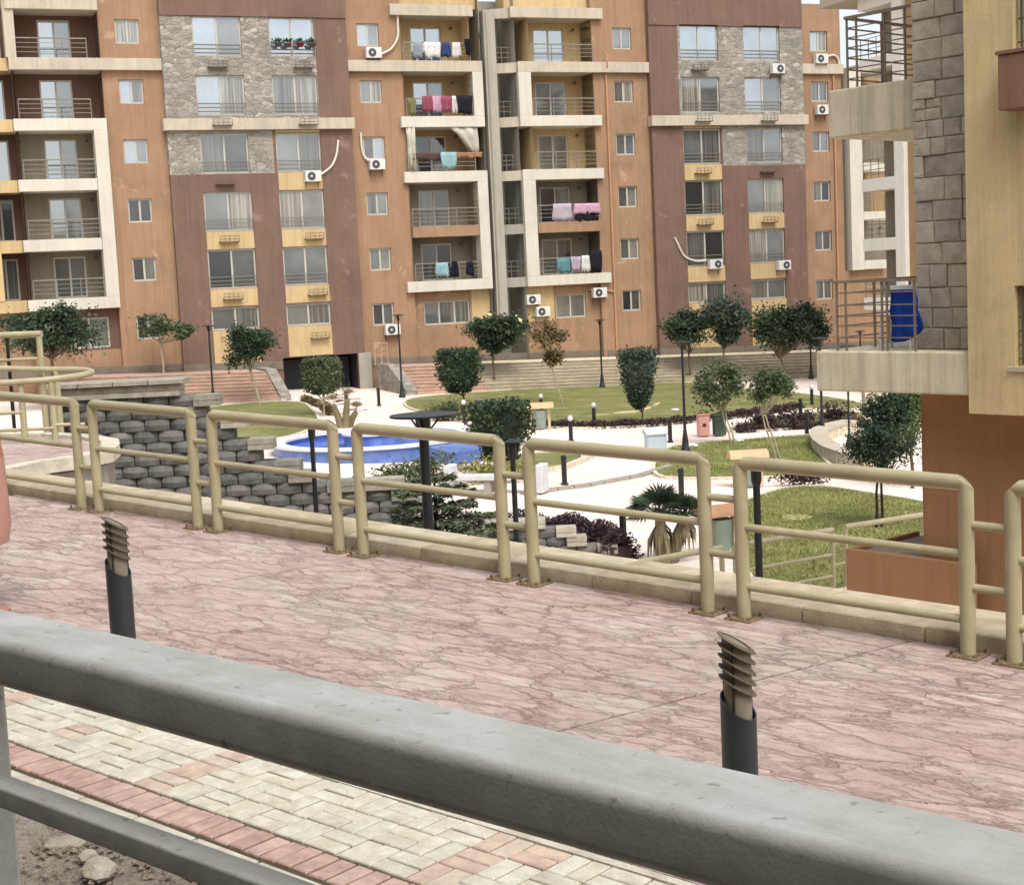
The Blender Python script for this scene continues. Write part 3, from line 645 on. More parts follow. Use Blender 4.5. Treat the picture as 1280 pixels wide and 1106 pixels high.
for k in range(2, 8):
    m = MB().prism([(.12, .5), (.12, 1.0), (1.3, .6), (1.3, -.05)], FL(k) - .28, FL(k) + .26); m.build('landing_slab', 'column_grey' if k < 4 else 'cream', B)
    if k < 7:
        m = MB()
        for q in (.9, .6, .35): m.box(.14, 1.28, .62, .65, FL(k) + .26 + q, FL(k) + .29 + q)
        for a in (.3, .7, 1.1): m.box(a, a + .03, .62, .65, FL(k) + .26, FL(k) + 1.17)
        m.build('balcony_railing', 'rail_grey', B)
# ledges on the plain bays, plinth and downpipes
MB().box(19.62, 22.55, -.25, .2, FL(6) - .3, FL(6) + .28).build('ledge', 'cream', B, bevel=.02)
def follow(s0, s1, y0, y1, za, zb, name, mat):
    def f(o): return lambda x, y: -TILT * bx_of(x, 0) + o
    return MB().prism([(s0, y0), (s1, y0), (s1, y1), (s0, y1)], f(za), f(zb)).build(name, mat, B)
for a, b, y0 in ((-27.3, -18.12, -.06), (-18.12, -12.95, -.42), (-8.75, -8.38, -.42), (-8.38, -5.3, -.06), (-5.3, 6.2, .2), (6.2, 9.38, -.06), (9.38, 19.62, -.42), (19.62, 28, -.06)):
    follow(a, b, y0, y0 + .2, 1.2, 1.62, 'plinth', 'plinth')
for s, z1 in ((6.75, 17.2), (21.9, 17.0)):
    MB().tube([(s, -.1, 1.2), (s, -.1, z1)], .055, 8).build('downpipe', 'pvc_tan', B, True)
MB().tube([(6.75, -.1, 17.2), (6.75, -.32, 17.4), (6.72, -.34, 17.9), (6.6, -.33, 18.3)], .05, 8).build('downpipe', 'pvc_tan', B, True)
MB().tube([(5.2, .2, 4.95), (6.1, -.05, 4.9), (6.72, -.1, 4.75)], .045, 8).build('downpipe', 'pvc_tan', B, True)
# back body and roof so the block is solid
MB().box(-27.3, 22.5, 3.2, 14, Z0, TOP - .4).build('body', 'orange', B)
for a, b in ((-18.1, -8.4), (9.4, 19.6)): MB().box(a + .02, b - .02, .7, 3.2, FL(7), 22.4).build('roof_block', 'brown', B)
for a, b in ((-27.3, -18.1), (-8.4, -5.3), (6.2, 9.4), (19.6, 22.5)): MB().box(a + .02, b - .02, 1.75 if a == -27.3 else 1.02, 3.2, FL(7), TOP - .25).build('roof_block', 'orange', B)
# end balcony column with white frame
MB().box(22.75, 23.65, -.4, .4, FL(2) - .3, FL(6)).build('frame_bar', 'white_frame', B, bevel=.02)
for k in range(2, 7):
    MB().box(23.66, 25.3, -.4, 1.6, FL(k) - .27, FL(k) + .27).build('balcony_slab', 'white_frame', B, bevel=.015)
    if k < 6:
        back(23.66, 27.5, k, 'recess_beige' if k % 2 else 'recess_grey', (24.0, 25.6, 2.05), y=1.6)
        railing(23.7, 25.25, k, y=-.3)
wall(22.5, 28, Z0, FL(2) - .3, 0.02, [(25.2, 26.8, 3.2, 4.6)], 'orange'); window(25.2, 26.8, 3.2, 4.6, .12, 1, False)
MB().box(22.52, 28, 1.62, 3.2, FL(2), FL(6) + .3).build('body', 'recess_grey', B)

# ------------------------------------------------------------------ white framed block that juts towards the camera
W0 = Vector((18.2, 77.0, 0)); wr = math.atan2(BN.y, BN.x)      # local x runs along BN (towards camera), local -y = left face
WB = thing('apartment_block', 'white framed balcony block standing in front of the brown facade, half hidden by stone pillar', 'building', W0, wr)
# local frame: x towards camera, y = rotated +90deg from x; the visible face looks towards -s which is local -y? (checked below)
def wz(k): return 3.67 + 2.95 * (k - 1)
yo = -1.0                                                   # outward direction of the visible face in local y
def WBX(x0, x1, o0, o1, z0, z1, name, mat, bev=0.0):
    y0, y1 = sorted((yo * o0, yo * o1)); return MB().box(x0, x1, y0, y1, z0, z1).build(name, mat, WB, bevel=bev)
WBX(0.0, 9, -9, -1.4, Z0 - 1, wz(6) - .3, 'body', 'recess_grey')
for k in range(1, 7):
    WBX(0.0, 2.74, -1.4, 0, wz(k) - .3, wz(k) + .3, 'balcony_slab', 'white_paint', .015)
    if k < 6:
        z = wz(k) + .3; m = MB()
        for q in (.95, .7, .45, .2): m.box(.05, 2.7, yo * -.08 - .015, yo * -.08 + .015, z + q - .015, z + q + .015)
        for i in range(5): a = .05 + 2.6 * i / 4; m.box(a, a + .03, yo * -.08 - .016, yo * -.08 + .016, z, z + .95)
        m.build('balcony_railing', 'rail_grey', WB)
        d = MB().box(.9, 2.4, *sorted((yo * -1.36, yo * -1.40)), z, z + 2.1).build('balcony_door', 'frame_white', WB)
        for a in (.98, 1.7): MB().box(a, a + .62, *sorted((yo * -1.34, yo * -1.37)), z + .08, z + 2.02).build('pane', 'glass_a', d)
WBX(2.75, 3.55, -1.4, .02, Z0 - 1, wz(6) + .3, 'frame_bar', 'white_paint', .02)
WBX(3.56, 9, -1.4, -.2, Z0 - 1, wz(6), 'wall', 'recess_beige')
WBX(-2.6, 9, -3.5, .5, wz(6) + .31, wz(6) + .75, 'roof_slab', 'cream', .02)
WBX(-1.2, 9, -3.4, .2, wz(6) + .76, wz(6) + 2.2, 'roof_parapet', 'cream', .02)
# dark block and parked car glimpsed past the left end
lb = thing('distant_building', 'dark grey far building glimpsed past the left end of the brown block', 'building', (-36, 118, 0))
MB().box(-10, 8, 0, 8, -1, 9).build('wall', 'far_dark', lb); MB().box(-10.3, 8.3, -.3, 8.3, 9.01, 9.6).build('roof', 'concrete', lb)
for i in range(6):
    w = MB().box(-8 + i * 2.6, -6.8 + i * 2.6, -.06, .05, 5, 6.6).build('window', 'frame_white', lb); MB().box(-7.9 + i * 2.6, -6.9 + i * 2.6, -.08, -.061, 5.1, 6.5).build('pane', 'glass_e', w)
struct(MB().box(-80, -33.5, 96, 112, -1, 3.1).build('upper_road', 'concrete'))
def car(loc, rz, label):
    t = thing('parked_car', label, 'car', loc, rz)
    prof = [(-2.1, .35), (2.1, .35), (2.15, .7), (1.95, .88), (1.05, .95), (.5, 1.4), (-1.2, 1.42), (-1.8, .98), (-2.12, .9)]
    m = MB(); n = len(prof); m.v = [(x, -.82, z) for x, z in prof] + [(x, .82, z) for x, z in prof]
    m.f = [tuple(range(n)), tuple(reversed(range(n, 2 * n)))] + [(i, i + n, (i + 1) % n + n, (i + 1) % n) for i in range(n)]; m.mi = [0] * len(m.f)
    m.build('body', 'car_silver', t, bevel=.05)
    for y in (-.83, .83):
        MB().quad([(.9, y, .97), (.45, y, 1.34), (-.3, y, 1.35), (-.3, y, .97)]).build('side_window', 'glass_e', t)
        MB().quad([(-.4, y, .97), (-.4, y, 1.35), (-1.15, y, 1.36), (-1.6, y, 1.0)]).build('side_window', 'glass_e', t)
        for x in (-1.3, 1.3): w = MB().tube([(x, y - .08, .32), (x, y + .08, .32)], .32, 16).build('wheel', 'tyre', t); MB().tube([(x, y - .09, .32), (x, y + .09, .32)], .17, 12).build('rim', 'car_silver', w)
car((-36.6, 104, 3.1), .2, 'small silver car parked on raised road past the block')

# ------------------------------------------------------------------ stairs along the facade
def stairs(s0, s1, mat, label, cheeks, n=8):
    t = thing('stairs', label, 'stairs', BO, TH)
    def f(o): return lambda x, y: -TILT * bx_of(x, 0) + o
    for i in range(n):
        o1 = 6.0 - .36 * i; zb = 1.25 * i / n; zt = 1.25 * (i + 1) / n
        MB().prism([(s0, -o1), (s1, -o1), (s1, -(o1 - .40)), (s0, -(o1 - .40))], f(zb - .12), f(zt)).build('step', mat, t)
        MB().prism([(s0, -o1 - .03), (s1, -o1 - .03), (s1, -o1 + .02), (s0, -o1 + .02)], f(zt - .03), f(zt + .004)).build('nosing', mat, t)
    MB().prism([(s0, -3.12), (s1, -3.12), (s1, -.3), (s0, -.3)], f(.9), f(1.25)).build('landing', 'step_pink' if mat == 'step_pink' else 'tan', t)
    for c, d in cheeks:
        m = MB(); a, b = c, d
        pr = [(6.1, 0.0), (6.1, .18), (3.2, 1.36), (1.0, 1.36), (1.0, -.5), (6.1, -.5)]
        off = -TILT * bx_of((a + b) / 2, 0)
        k = len(pr); m.v = [(a, -o, z + off) for o, z in pr] + [(b, -o, z + off) for o, z in pr]
        m.f = [tuple(range(k)), tuple(reversed(range(k, 2 * k)))] + [(i, i + k, (i + 1) % k + k, (i + 1) % k) for i in range(k)]; m.mi = [0] * len(m.f)
        m.build('cheek_wall', 'cladding', t)
    return t
stairs(-24.5, -14.5, 'step_pink', 'pinkish stone stairs left of the dark garage opening', [(-14.48, -13.95)])
sr = stairs(-7.4, -3.6, 'step_pink', 'short pinkish stone stairs right of the dark garage opening', [(-8.0, -7.42)])
stairs(-3.58, 26, 'step_grey', 'long grey stone stairs running along the foot of the facade', [])
m = MB()
for a in (-8.1, -7.75, -7.4): m.tube([(a, -1.2, 1.5), (a, -1.2, 2.7)], .03, 6)
m.tube([(-8.1, -1.2, 2.7), (-7.4, -1.2, 2.7)], .03, 6).tube([(-8.1, -1.2, 2.1), (-7.4, -1.2, 2.1)], .025, 6)
m.build('handrail', 'step_pink', sr)

# ------------------------------------------------------------------ air conditioners and conduits
def ac(s, z, y, label, pipe=None, flip=False):
    p = bw(s, 0, 0) ; t = thing('air_conditioner', label, 'air conditioner', (BO + BE * s - BN * y) + Vector((0, 0, z)), TH, 'outdoor units on the facade')
    MB().box(-.42, .42, -.42, -.06, -.28, .28).build('casing', 'ac_white', t, bevel=.02)
    c = -.1 if not flip else .1
    MB().tube([(c, -.425, 0), (c, -.435, 0)], .22, 20).build('fan_grille', 'ac_dark', t)
    MB().tube([(c, -.436, 0), (c, -.445, 0)], .06, 12).build('fan_hub', 'ac_white', t)
    m = MB()
    for a in (-.35, .32): m.box(a, a + .03, -.42, 0, -.33, -.29).box(a, a + .03, -.03, 0, -.6, -.3)
    m.build('wall_bracket', 'bracket', t)
    if pipe: MB().tube([(a - s, b - y, c - z) for a, b, c in pipe], .06, 8).build('conduit', 'pvc', t, True)
def curve(pts, n=6):
    P = [Vector(p) for p in pts]; P = [P[0]] + P + [P[-1]]; out = []
    for i in range(1, len(P) - 2):
        for k in range(n):
            t = k / n; out.append(tuple(0.5 * ((2 * P[i]) + (-P[i - 1] + P[i + 1]) * t + (2 * P[i - 1] - 5 * P[i] + 4 * P[i + 1] - P[i + 2]) * t * t + (-P[i - 1] + 3 * P[i] - 3 * P[i + 1] + P[i + 2]) * t ** 3)))
    out.append(tuple(P[-1])); return out
ac(-6.95, 18.05, 0, 'white outdoor unit on the cream ledge beside the laundry-filled top balcony', curve([(-6.5, -.15, 18.0), (-5.9, -.1, 18.3), (-5.5, -.1, 18.9), (-5.45, -.1, 19.7), (-5.42, -.1, 20.1)]))
ac(-7.1, 12.2, 0, 'white outdoor unit under a small window beside the curtained balcony', curve([(-7.5, -.15, 12.4), (-7.75, -.1, 12.7), (-7.85, -.1, 13.2), (-7.85, -.1, 13.9)]))
ac(-10.75, 11.62, -.35, 'white outdoor unit at a yellow panel below the stone-clad wall', curve([(-10.3, -.45, 11.7), (-9.7, -.4, 12.1), (-9.35, -.4, 12.7), (-9.2, -.4, 13.5)]))
ac(-6.75, 3.35, 0, 'white outdoor unit under a ground floor window beside a lamp post')
ac(13.1, 6.05, -.35, 'white outdoor unit below a brown bay window with a curved white pipe', curve([(12.6, -.45, 6.3), (11.9, -.4, 6.3), (11.2, -.4, 6.6), (10.8, -.4, 7.3), (10.6, -.4, 7.7)]), True)
ac(17.7, 17.3, -.35, 'white outdoor unit fixed to the stone cladding under a top window', None, True)
ac(17.75, 5.8, -.35, 'white outdoor unit hung across a yellow panel behind the lampposts', None, True)
ac(20.95, 17.95, 0, 'white outdoor unit standing on the cream ledge near the near balcony', curve([(21.4, -.15, 18.1), (22.0, -.1, 18.2), (22.3, -.1, 17.9), (22.3, -.1, 17.3)]))
ac(20.95, 14.95, 0, 'white outdoor unit beside the tan balcony slab below the ledge')
ac(1.7, 4.55, .3, 'upper white outdoor unit by the grey column at ground storey'); ac(2.25, 3.85, .3, 'lower white outdoor unit on the yellow panel at ground storey'); ac(5.75, 4.75, .1, 'white outdoor unit beside the tan downpipe at ground storey')

# ------------------------------------------------------------------ laundry, curtains and pots on the balconies
def hang(s0, s1, z0, z1, y, mat, name, label, cat, seed=0, group=None, amp=.05, gather=0.0):
    """cloth hung over a rail, with folds and an uneven hem, 2 cm thick"""
    rnd = random.Random(seed); n = 8; m = MB(); h = [rnd.uniform(-.08, .08) for _ in range(n + 1)]; ph = rnd.uniform(0, 6)
    rows = 4
    for j in range(rows + 1):
        for i in range(n + 1):
            q = j / rows; a = s0 + (s1 - s0) * i / n; a += (s1 - a) * gather * q ** .7; z = z1 + (z0 + h[i] - z1) * q
            m.v.append((a + .04 * math.sin(i * 2 + j + ph), y + amp * math.sin(i * 1.7 + ph) * (0.3 + q) - .04, z))
    for j in range(rows):
        for i in range(n): k = j * (n + 1) + i; m.f.append((k, k + 1, k + n + 2, k + n + 1)); m.mi.append(0)
    o = m.build(name, mat, None, True, None); o.location = BO; o.rotation_euler = (0, 0, TH)
    so = o.modifiers.new('thick', 'SOLIDIFY'); so.thickness = .02; return tag(o, label, cat, group)
RZ = lambda k: FL(k) + .29 + .97
gl = 'laundry on the balconies'
hang(-4.75, -4.2, FL(6) + .4, RZ(6), -.26, 'greycloth', 'blanket', 'grey bundle over the railing of the top balcony', 'blanket', 1, gl)
hang(-4.1, -3.2, FL(6) + .45, RZ(6), -.26, 'whitecloth', 'sheet', 'white sheet drying at the top balcony railing', 'sheet', 2, gl)
hang(-3.1, -2.6, FL(6) + .5, RZ(6), -.26, 'navy', 'towel', 'navy towel drying at the top balcony railing', 'towel', 3, gl)
hang(-2.5, -2.0, FL(6) + .5, RZ(6), -.26, 'whitecloth', 'shirt', 'pale shirt next to the black one on the top railing', 'shirt', 4, gl)
hang(-1.75, -1.45, FL(6) + .55, RZ(6) + .2, -.26, 'blackcloth', 'shirt', 'black shirt hanging at the end of the top balcony railing', 'shirt', 5, gl)
hang(-5.15, -4.75, FL(5) + .35, RZ(5), -.27, 'olive', 'rug', 'olive patterned rug over the second-highest balcony railing', 'rug', 6, gl)
hang(-4.35, -3.8, FL(5) + .55, RZ(5) + .1, -.27, 'red', 'shirt', 'bright red shirt drying above the curtained balcony', 'shirt', 7, gl)
hang(-3.78, -3.3, FL(5) + .5, RZ(5) + .1, -.27, 'pink', 'shirt', 'pink shirt drying beside the bright red shirt', 'shirt', 8, gl)
hang(-3.28, -2.7, FL(5) + .5, RZ(5) + .1, -.27, 'red', 'towel', 'crimson towel between pink and white laundry', 'towel', 9, gl)
hang(-2.68, -2.4, FL(5) + .45, RZ(5) + .1, -.27, 'whitecloth', 'towel', 'narrow white towel beside the crimson one', 'towel', 10, gl)
hang(-2.38, -1.5, FL(5) + .4, RZ(5) + .12, -.27, 'blackcloth', 'blanket', 'dark blanket at the right end of the crowded laundry rail', 'blanket', 11, gl)
hang(-3.45, -2.6, FL(4) + .45, RZ(4) + .05, -.28, 'turq', 'towel', 'turquoise towel on the balcony framed by curtains', 'towel', 12, gl)
hang(-5.0, -3.5, FL(4) + .95, RZ(4) + .02, -.27, 'rug', 'rug', 'brown rug over the railing left of the turquoise towel', 'rug', 13, gl)
hang(-2.55, -1.1, FL(4) + 1.0, RZ(4) + .02, -.27, 'orangecloth', 'rug', 'rust coloured rug over the railing right of the turquoise towel', 'rug', 14, gl)
hang(-5.35, -4.85, FL(4) + .3, FL(5) - .3, -.2, 'curtain', 'curtain', 'long pale curtain tied at the left of the balcony', 'curtain', 15, 'balcony curtains', .12)
hang(-2.9, -1.2, FL(4) + 1.2, FL(5) - .3, -.15, 'curtain', 'curtain', 'striped pale curtain drawn aside at the right of the balcony', 'curtain', 16, 'balcony curtains', .14, .78)
hang(-4.1, -3.4, FL(2) + .5, RZ(2), -.27, 'turq', 'towel', 'turquoise towel on the lowest left balcony', 'towel', 17, gl)
hang(-3.2, -2.8, FL(2) + .45, RZ(2) + .05, -.27, 'blackcloth', 'trousers', 'black trousers next to the turquoise towel on the lowest balcony', 'trousers', 18, gl)
hang(-2.3, -1.9, FL(2) + .5, RZ(2), -.27, 'blackcloth', 'shirt', 'dark shirt at the end of the lowest left balcony', 'shirt', 19, gl)
hang(3.0, 4.2, FL(3) + .35, RZ(3) + .05, -.27, 'lilac', 'sheet', 'spotted lilac sheet beside the bright pink blanket', 'sheet', 20, gl)
hang(4.3, 5.95, FL(3) + .7, RZ(3) + .02, -.29, 'pink', 'blanket', 'bright pink blanket draped over a balcony railing', 'blanket', 21, gl)
hang(4.4, 5.6, FL(3) + .35, FL(3) + .85, -.25, 'blackcloth', 'blanket', 'black blanket edge under the bright pink one', 'blanket', 22, gl)
hang(3.15, 3.9, FL(2) + .4, RZ(2) - .05, -.27, 'teal', 'sheet', 'teal patterned sheet on the lowest right balcony', 'sheet', 23, gl)
hang(4.0, 4.55, FL(2) + .45, RZ(2), -.27, 'lilac', 'towel', 'mauve towel beside the teal sheet', 'towel', 24, gl)
hang(4.65, 5.15, FL(2) + .4, RZ(2) + .05, -.27, 'whitecloth', 'shirt', 'white shirt right of the mauve towel', 'shirt', 25, gl)
hang(5.25, 5.9, FL(2) + .4, RZ(2) + .3, -.27, 'blackcloth', 'shirt', 'black shirt drying by the tan downpipe', 'shirt', 26, gl)
for i, (a, z) in enumerate(((-12.15, 0), (-11.65, -.03), (-11.0, .0), (-10.35, -.02))):
    t = thing('potted_plant', ['leafy pot plant hung first on the top stone-clad window guard', 'round dark pot plant hung second on the window guard', 'reddish flowering pot plant hung third on the window guard', 'small pot plant hung last on the window guard by the brown wall'][i], 'potted plant', bw(a, .62, FL(6) + 1.0 + z), TH, 'pots on the window guard')
    MB().lathe([(.12, -.12), (.2, .05), (.21, .08)], 12).build('pot', 'rug' if i != 2 else 'dkred', t)
    m = MB(); rnd = random.Random(i)
    for _ in range(40):
        c = Vector((rnd.gauss(0, .13), rnd.gauss(0, .1), .15 + abs(rnd.gauss(0, .1)))); u = Vector((rnd.gauss(0, 1), rnd.gauss(0, 1), rnd.gauss(0, 1))).normalized() * .09; v = Vector((rnd.gauss(0, 1), rnd.gauss(0, 1), rnd.gauss(0, 1))).normalized() * .06
        m.quad([c - u, c + v, c + u, c - v])
    m.build('foliage', 'leaf_dark', t)

# ------------------------------------------------------------------ near building on the right (tan balconies, stone pillar)
RQ = Vector((5.193, 17.0, 0)); ra = math.atan2(-.75535888, .65531135)
R = thing('corner_building', 'ochre corner building with stone pillar, tan balconies and brown base beside the walkway', 'building', RQ, ra)
# local x = a (to the right, towards camera), local -y = b (outwards)
def RX(a0, a1, b0, b1, z0, z1, name, mat, bev=0.0, parent=R):
    y0, y1 = sorted((-b0, -b1)); return MB().box(a0, a1, y0, y1, z0, z1).build(name, mat, parent, bevel=bev)
RX(-2.14, -.012, -2.6, 0, 4.32, 4.81, 'balcony_slab', 'tan', .02)
RX(-2.43, -.97, -3.2, -.75, 7.43, 8.02, 'balcony_slab', 'tan', .02)
RX(-2.43, -.97, -3.2, -.75, 10.55, 11.1, 'balcony_slab', 'tan', .02)
# ochre wall with two window openings
def rwall():
    holes = [(.60, 1.9, 8.05, 9.4), (.58, 1.9, 4.66, 5.54)]
    xs = sorted({0, 5.0, *[h[0] for h in holes], *[h[1] for h in holes]}); zs = sorted({4.12, 12.0, *[h[2] for h in holes], *[h[3] for h in holes]}); m = MB()
    for i in range(len(xs) - 1):
        for j in range(len(zs) - 1):
            if any(h[0] < (xs[i] + xs[i + 1]) / 2 < h[1] and h[2] < (zs[j] + zs[j + 1]) / 2 < h[3] for h in holes): continue
            m.box(xs[i], xs[i + 1], -.03, .27, zs[j], zs[j + 1])
    m.box(0, 5, .27, 5, 4.12, 12)
    bm = bmesh.new(); me = m.mesh('wall', 'ochre'); bm.from_mesh(me); bmesh.ops.remove_doubles(bm, verts=bm.verts, dist=1e-4)
    bm.to_mesh(me); bm.free()
    o = bpy.data.objects.new('wall', me); COL.objects.link(o); o.parent = R
    for a, b, c, d in holes:
        w = MB(); w.box(a, a + .05, .12, .2, c, d).box(b - .05, b, .12, .2, c, d).box(a + .05, b - .05, .12, .2, d - .05, d).box(a + .05, b - .05, .12, .2, c, c + .05)
        w.box((a + b) / 2 - .03, (a + b) / 2 + .03, .11, .19, c + .05, d - .05); w = w.build('window', 'frame_white', R)
        MB().box(a + .05, (a + b) / 2 - .03, .15, .17, c + .05, d - .05).build('pane', 'glass_b', w); MB().box((a + b) / 2 + .03, b - .05, .15, .17, c + .05, d - .05).build('pane', 'glass_a', w)
        gr = MB()
        for q in range(6): z = c + .08 + q * (d - c - .12) / 5; gr.box(a + .02, b - .02, .02, .035, z - .008, z + .008)
        for q in (a + .06, a + .3, a + .6, a + .9): gr.box(q, q + .018, .016, .039, c + .02, d - .02)
        gr.build('grille', 'bracket', w)
    RX(.5, 2.0, -.1, .06, 4.60, 4.655, 'sill', 'cream', .005)
rwall()
RX(.59, 2.6, .031, .33, 7.40, 7.98, 'window_box', 'box_brown', .015)
RX(.57, 2.62, .031, .35, 7.981, 8.02, 'sill', 'box_brown', .005)
RX(-1.05, -.008, -5, -.6, -2, 4.319, 'base_wall', 'base_brown'); RX(-.007, 5, -5, -.6, -2, 4.119, 'base_wall', 'base_brown')
# low planter wall in front
pw = RX(-2.03, -.2, -.42, -.36, -2, 2.3, 'planter_wall', 'base_brown', .01); RX(-2.03, -1.97, -1.9, -.421, -2, 2.3, 'planter_wall', 'base_brown', .01)
RX(-1.969, -1.051, -1.9, -.421, -2, 2.24, 'planter_soil', 'dirt')
# stone pillar, built of single stones in courses
RX(-.90, -.005, -3.2, -.43, 4.811, 12, 'pillar_core', 'concrete')
def stones():
    rnd = random.Random(5); z = 4.815
    while z < 11.2:
        h = rnd.choice([.20, .235, .25, .27]); x = -.925 + (0 if rnd.random() < .5 else 0)
        first = True
        while x < -.03:
            w = rnd.uniform(.2, .42) if not first else rnd.uniform(.12, .42); first = False
            if -.02 - (x + w) < .12: w = -.02 - x
            split = h > .22 and w < .24 and rnd.random() < .4
            for (za, zb) in ([(z, z + h)] if not split else [(z, z + h * .55), (z + h * .55, z + h)]):
                g = .0025; d = rnd.uniform(.0, .03); a, b, c, e = x + g, x + w - g, za + g, zb - g; f = -.40 + d + .03
                m = MB(); k = 4; ch = .012
                m.v = [(a, .44, c), (b, .44, c), (b, .44, e), (a, .44, e), (a, -f + ch, c), (b, -f + ch, c), (b, -f + ch, e), (a, -f + ch, e)]
                q = [(a + ch, -f + rnd.uniform(-.008, .008), c + ch), (b - ch, -f + rnd.uniform(-.008, .008), c + ch), (b - ch, -f + rnd.uniform(-.008, .008), e - ch), (a + ch, -f + rnd.uniform(-.008, .008), e - ch)]
                m.v += q + [((a + b) / 2 + rnd.uniform(-.05, .05), -f - rnd.uniform(.0, .014), (c + e) / 2 + rnd.uniform(-.04, .04))]
                m.f = [(0, 1, 5, 4)[::-1], (1, 2, 6, 5)[::-1], (2, 3, 7, 6)[::-1], (3, 0, 4, 7)[::-1], (4, 5, 9, 8), (5, 6, 10, 9), (6, 7, 11, 10), (7, 4, 8, 11), (8, 9, 12), (9, 10, 12), (10, 11, 12), (11, 8, 12)]
                m.mi = [0] * 12; m.build('stone', 'pillar_stone', R)
            x += w
        z += h
stones()
# balcony railings of thin bars
def rrail(a0, a1, b, z, h, posts, bars, ret, top=.022):
    m = MB()
    for a in posts: m.box(a - .011, a + .011, -b - .011, -b + .011, z, z + h)
    for q in bars: m.box(a0, a1, -b - .007, -b + .007, z + q - .007, z + q + .007)
    m.box(a0 - .02, a1, -b - top, -b + top, z + h - .012, z + h + .022)
    # return along the far end
    for q in bars: m.box(a0 - .009, a0 + .009, -b, -b + ret, z + q - .011, z + q + .007)
    for k in range(1, 3): m.box(a0 - .013, a0 + .013, -b + ret * k / 3, -b + ret * k / 3 + .026, z, z + h)
    m.box(a0 - top, a0 + top, -b + .03, -b + ret, z + h - .014, z + h + .018)
    m.build('balcony_railing', 'iron', R)
M['iron'] = paint('rusty_iron', '#8a7b68', 0.6, 0.25, 0.2, 6, 0.4, '#7a4f2c', 0.6)
rrail(-1.86, -.72, -.06, 4.81, .83, [-1.85, -1.72, -1.2, -1.13, -.75], [.16, .3, .42, .55, .7], 2.3)
rrail(-2.2, -.98, -.85, 8.02, .86, [-2.19, -2.05, -1.64, -1.35, -1.0], [.12, .24, .38, .5, .62, .74], 2.2)
# plastic chair behind the railing of the lower balcony, blue cloth hung on the railing
RA3 = Vector((.65531135, -.75535888, 0)); RB3 = Vector((-.75535888, -.65531135, 0))
ch = thing('garden_chair', 'white plastic chair behind the blue cloth on the tan balcony', 'chair', RQ + RA3 * -1.25 + RB3 * -.5 + Vector((0, 0, 4.81)), ra + .2)
for a in (-.19, .19):
    for b in (-.17, .17): MB().tube([(a, b, 0), (a * .9, b * .9, .4)], .018, 6).build('leg', 'chair_white', ch)
MB().box(-.22, .22, -.2, .2, .4, .43).build('seat', 'chair_white', ch, bevel=.01)
MB().box(-.21, .21, .19, .22, .43, .76).build('backrest', 'chair_white', ch, bevel=.01)
def drape():
    m = MB(); n = 12; rows = 10
    for j in range(rows + 1):
        for i in range(n + 1):
            q = j / rows; w = i / n
            a = -1.14 + .40 * w + .10 * max(0, q - .35) * w + (.05 * (1 - q) * (w - .5) * -1) + .012 * math.sin(j * 1.1 + w * 5)
            z = 4.81 + .72 - (.60 + .05 * math.sin(w * 4.0) - .10 * w) * q
            m.v.append((a, .10 + .018 * math.sin(i * 1.25 + q * 2) * (.3 + q) + .03 * q, z))
    for j in range(rows):
        for i in range(n): k = j * (n + 1) + i; m.f.append((k, k + n + 1, k + n + 2, k + 1)); m.mi.append(0)
    o = m.build('cloth', 'cloth_blue', None, True, None); s = o.modifiers.new('t', 'SOLIDIFY'); s.thickness = .012
    o.location = RQ; o.rotation_euler = (0, 0, ra); return o
tag(drape(), 'royal blue cloth hung behind the railing of the tan balcony', 'cloth')

# ------------------------------------------------------------------ walkway frame (gently ramped)
RM = Vector((-0.68031955, 11.7325, 3.66352526)); E1 = Vector((0.76534237, -0.642571, -0.0367909)).normalized(); E2 = Vector((-E1.y, E1.x, 0)).normalized(); E3 = E1.cross(E2)
RMAT = Matrix(((E1.x, E2.x, E3.x, RM.x), (E1.y, E2.y, E3.y, RM.y), (E1.z, E2.z, E3.z, RM.z), (0, 0, 0, 1)))
def rp(s, o, h=0.0): return RM + E1 * s + E2 * o + E3 * h
def place(o): o.matrix_world = RMAT.copy(); return o
# stamped concrete slab with sawn joints left open between bays
wk = bpy.data.objects.new('walkway', None); COL.objects.link(wk); wk.matrix_world = RMAT.copy(); struct(wk)
js = [-30, -13.2, -8.9, -4.6, -.6, 3.98, 8.3, 12.6, 25]
sk = -.26                                                     # joints run slightly askew
for a, b in zip(js, js[1:]):
    MB().prism([(a + .009 , .13), (b - .009, .13), (b - .009 + sk * 3.86, -3.73), (a + .009 + sk * 3.86, -3.73)], -.15, 0).build('slab', 'stamped', wk)
MB().box(-30, 25, -3.72, .12, -.3, -.02).build('bedding', 'joint', wk)
# body of the terrace down to the garden
tb = MB()
c0, c1, c2, c3 = rp(-30, .70), rp(25, .70), rp(25, -14), rp(-30, -14)
tb.v = [(c.x, c.y, c.z - .31) for c in (c0, c1, c2, c3)] + [(c.x, c.y, -1.5) for c in (c0, c1, c2, c3)]
tb.f = [(0, 3, 2, 1), (0, 1, 5, 4), (1, 2, 6, 5), (2, 3, 7, 6), (3, 0, 4, 7)]; tb.mi = [0] * 5
struct(tb.build('terrace', 'concrete'))
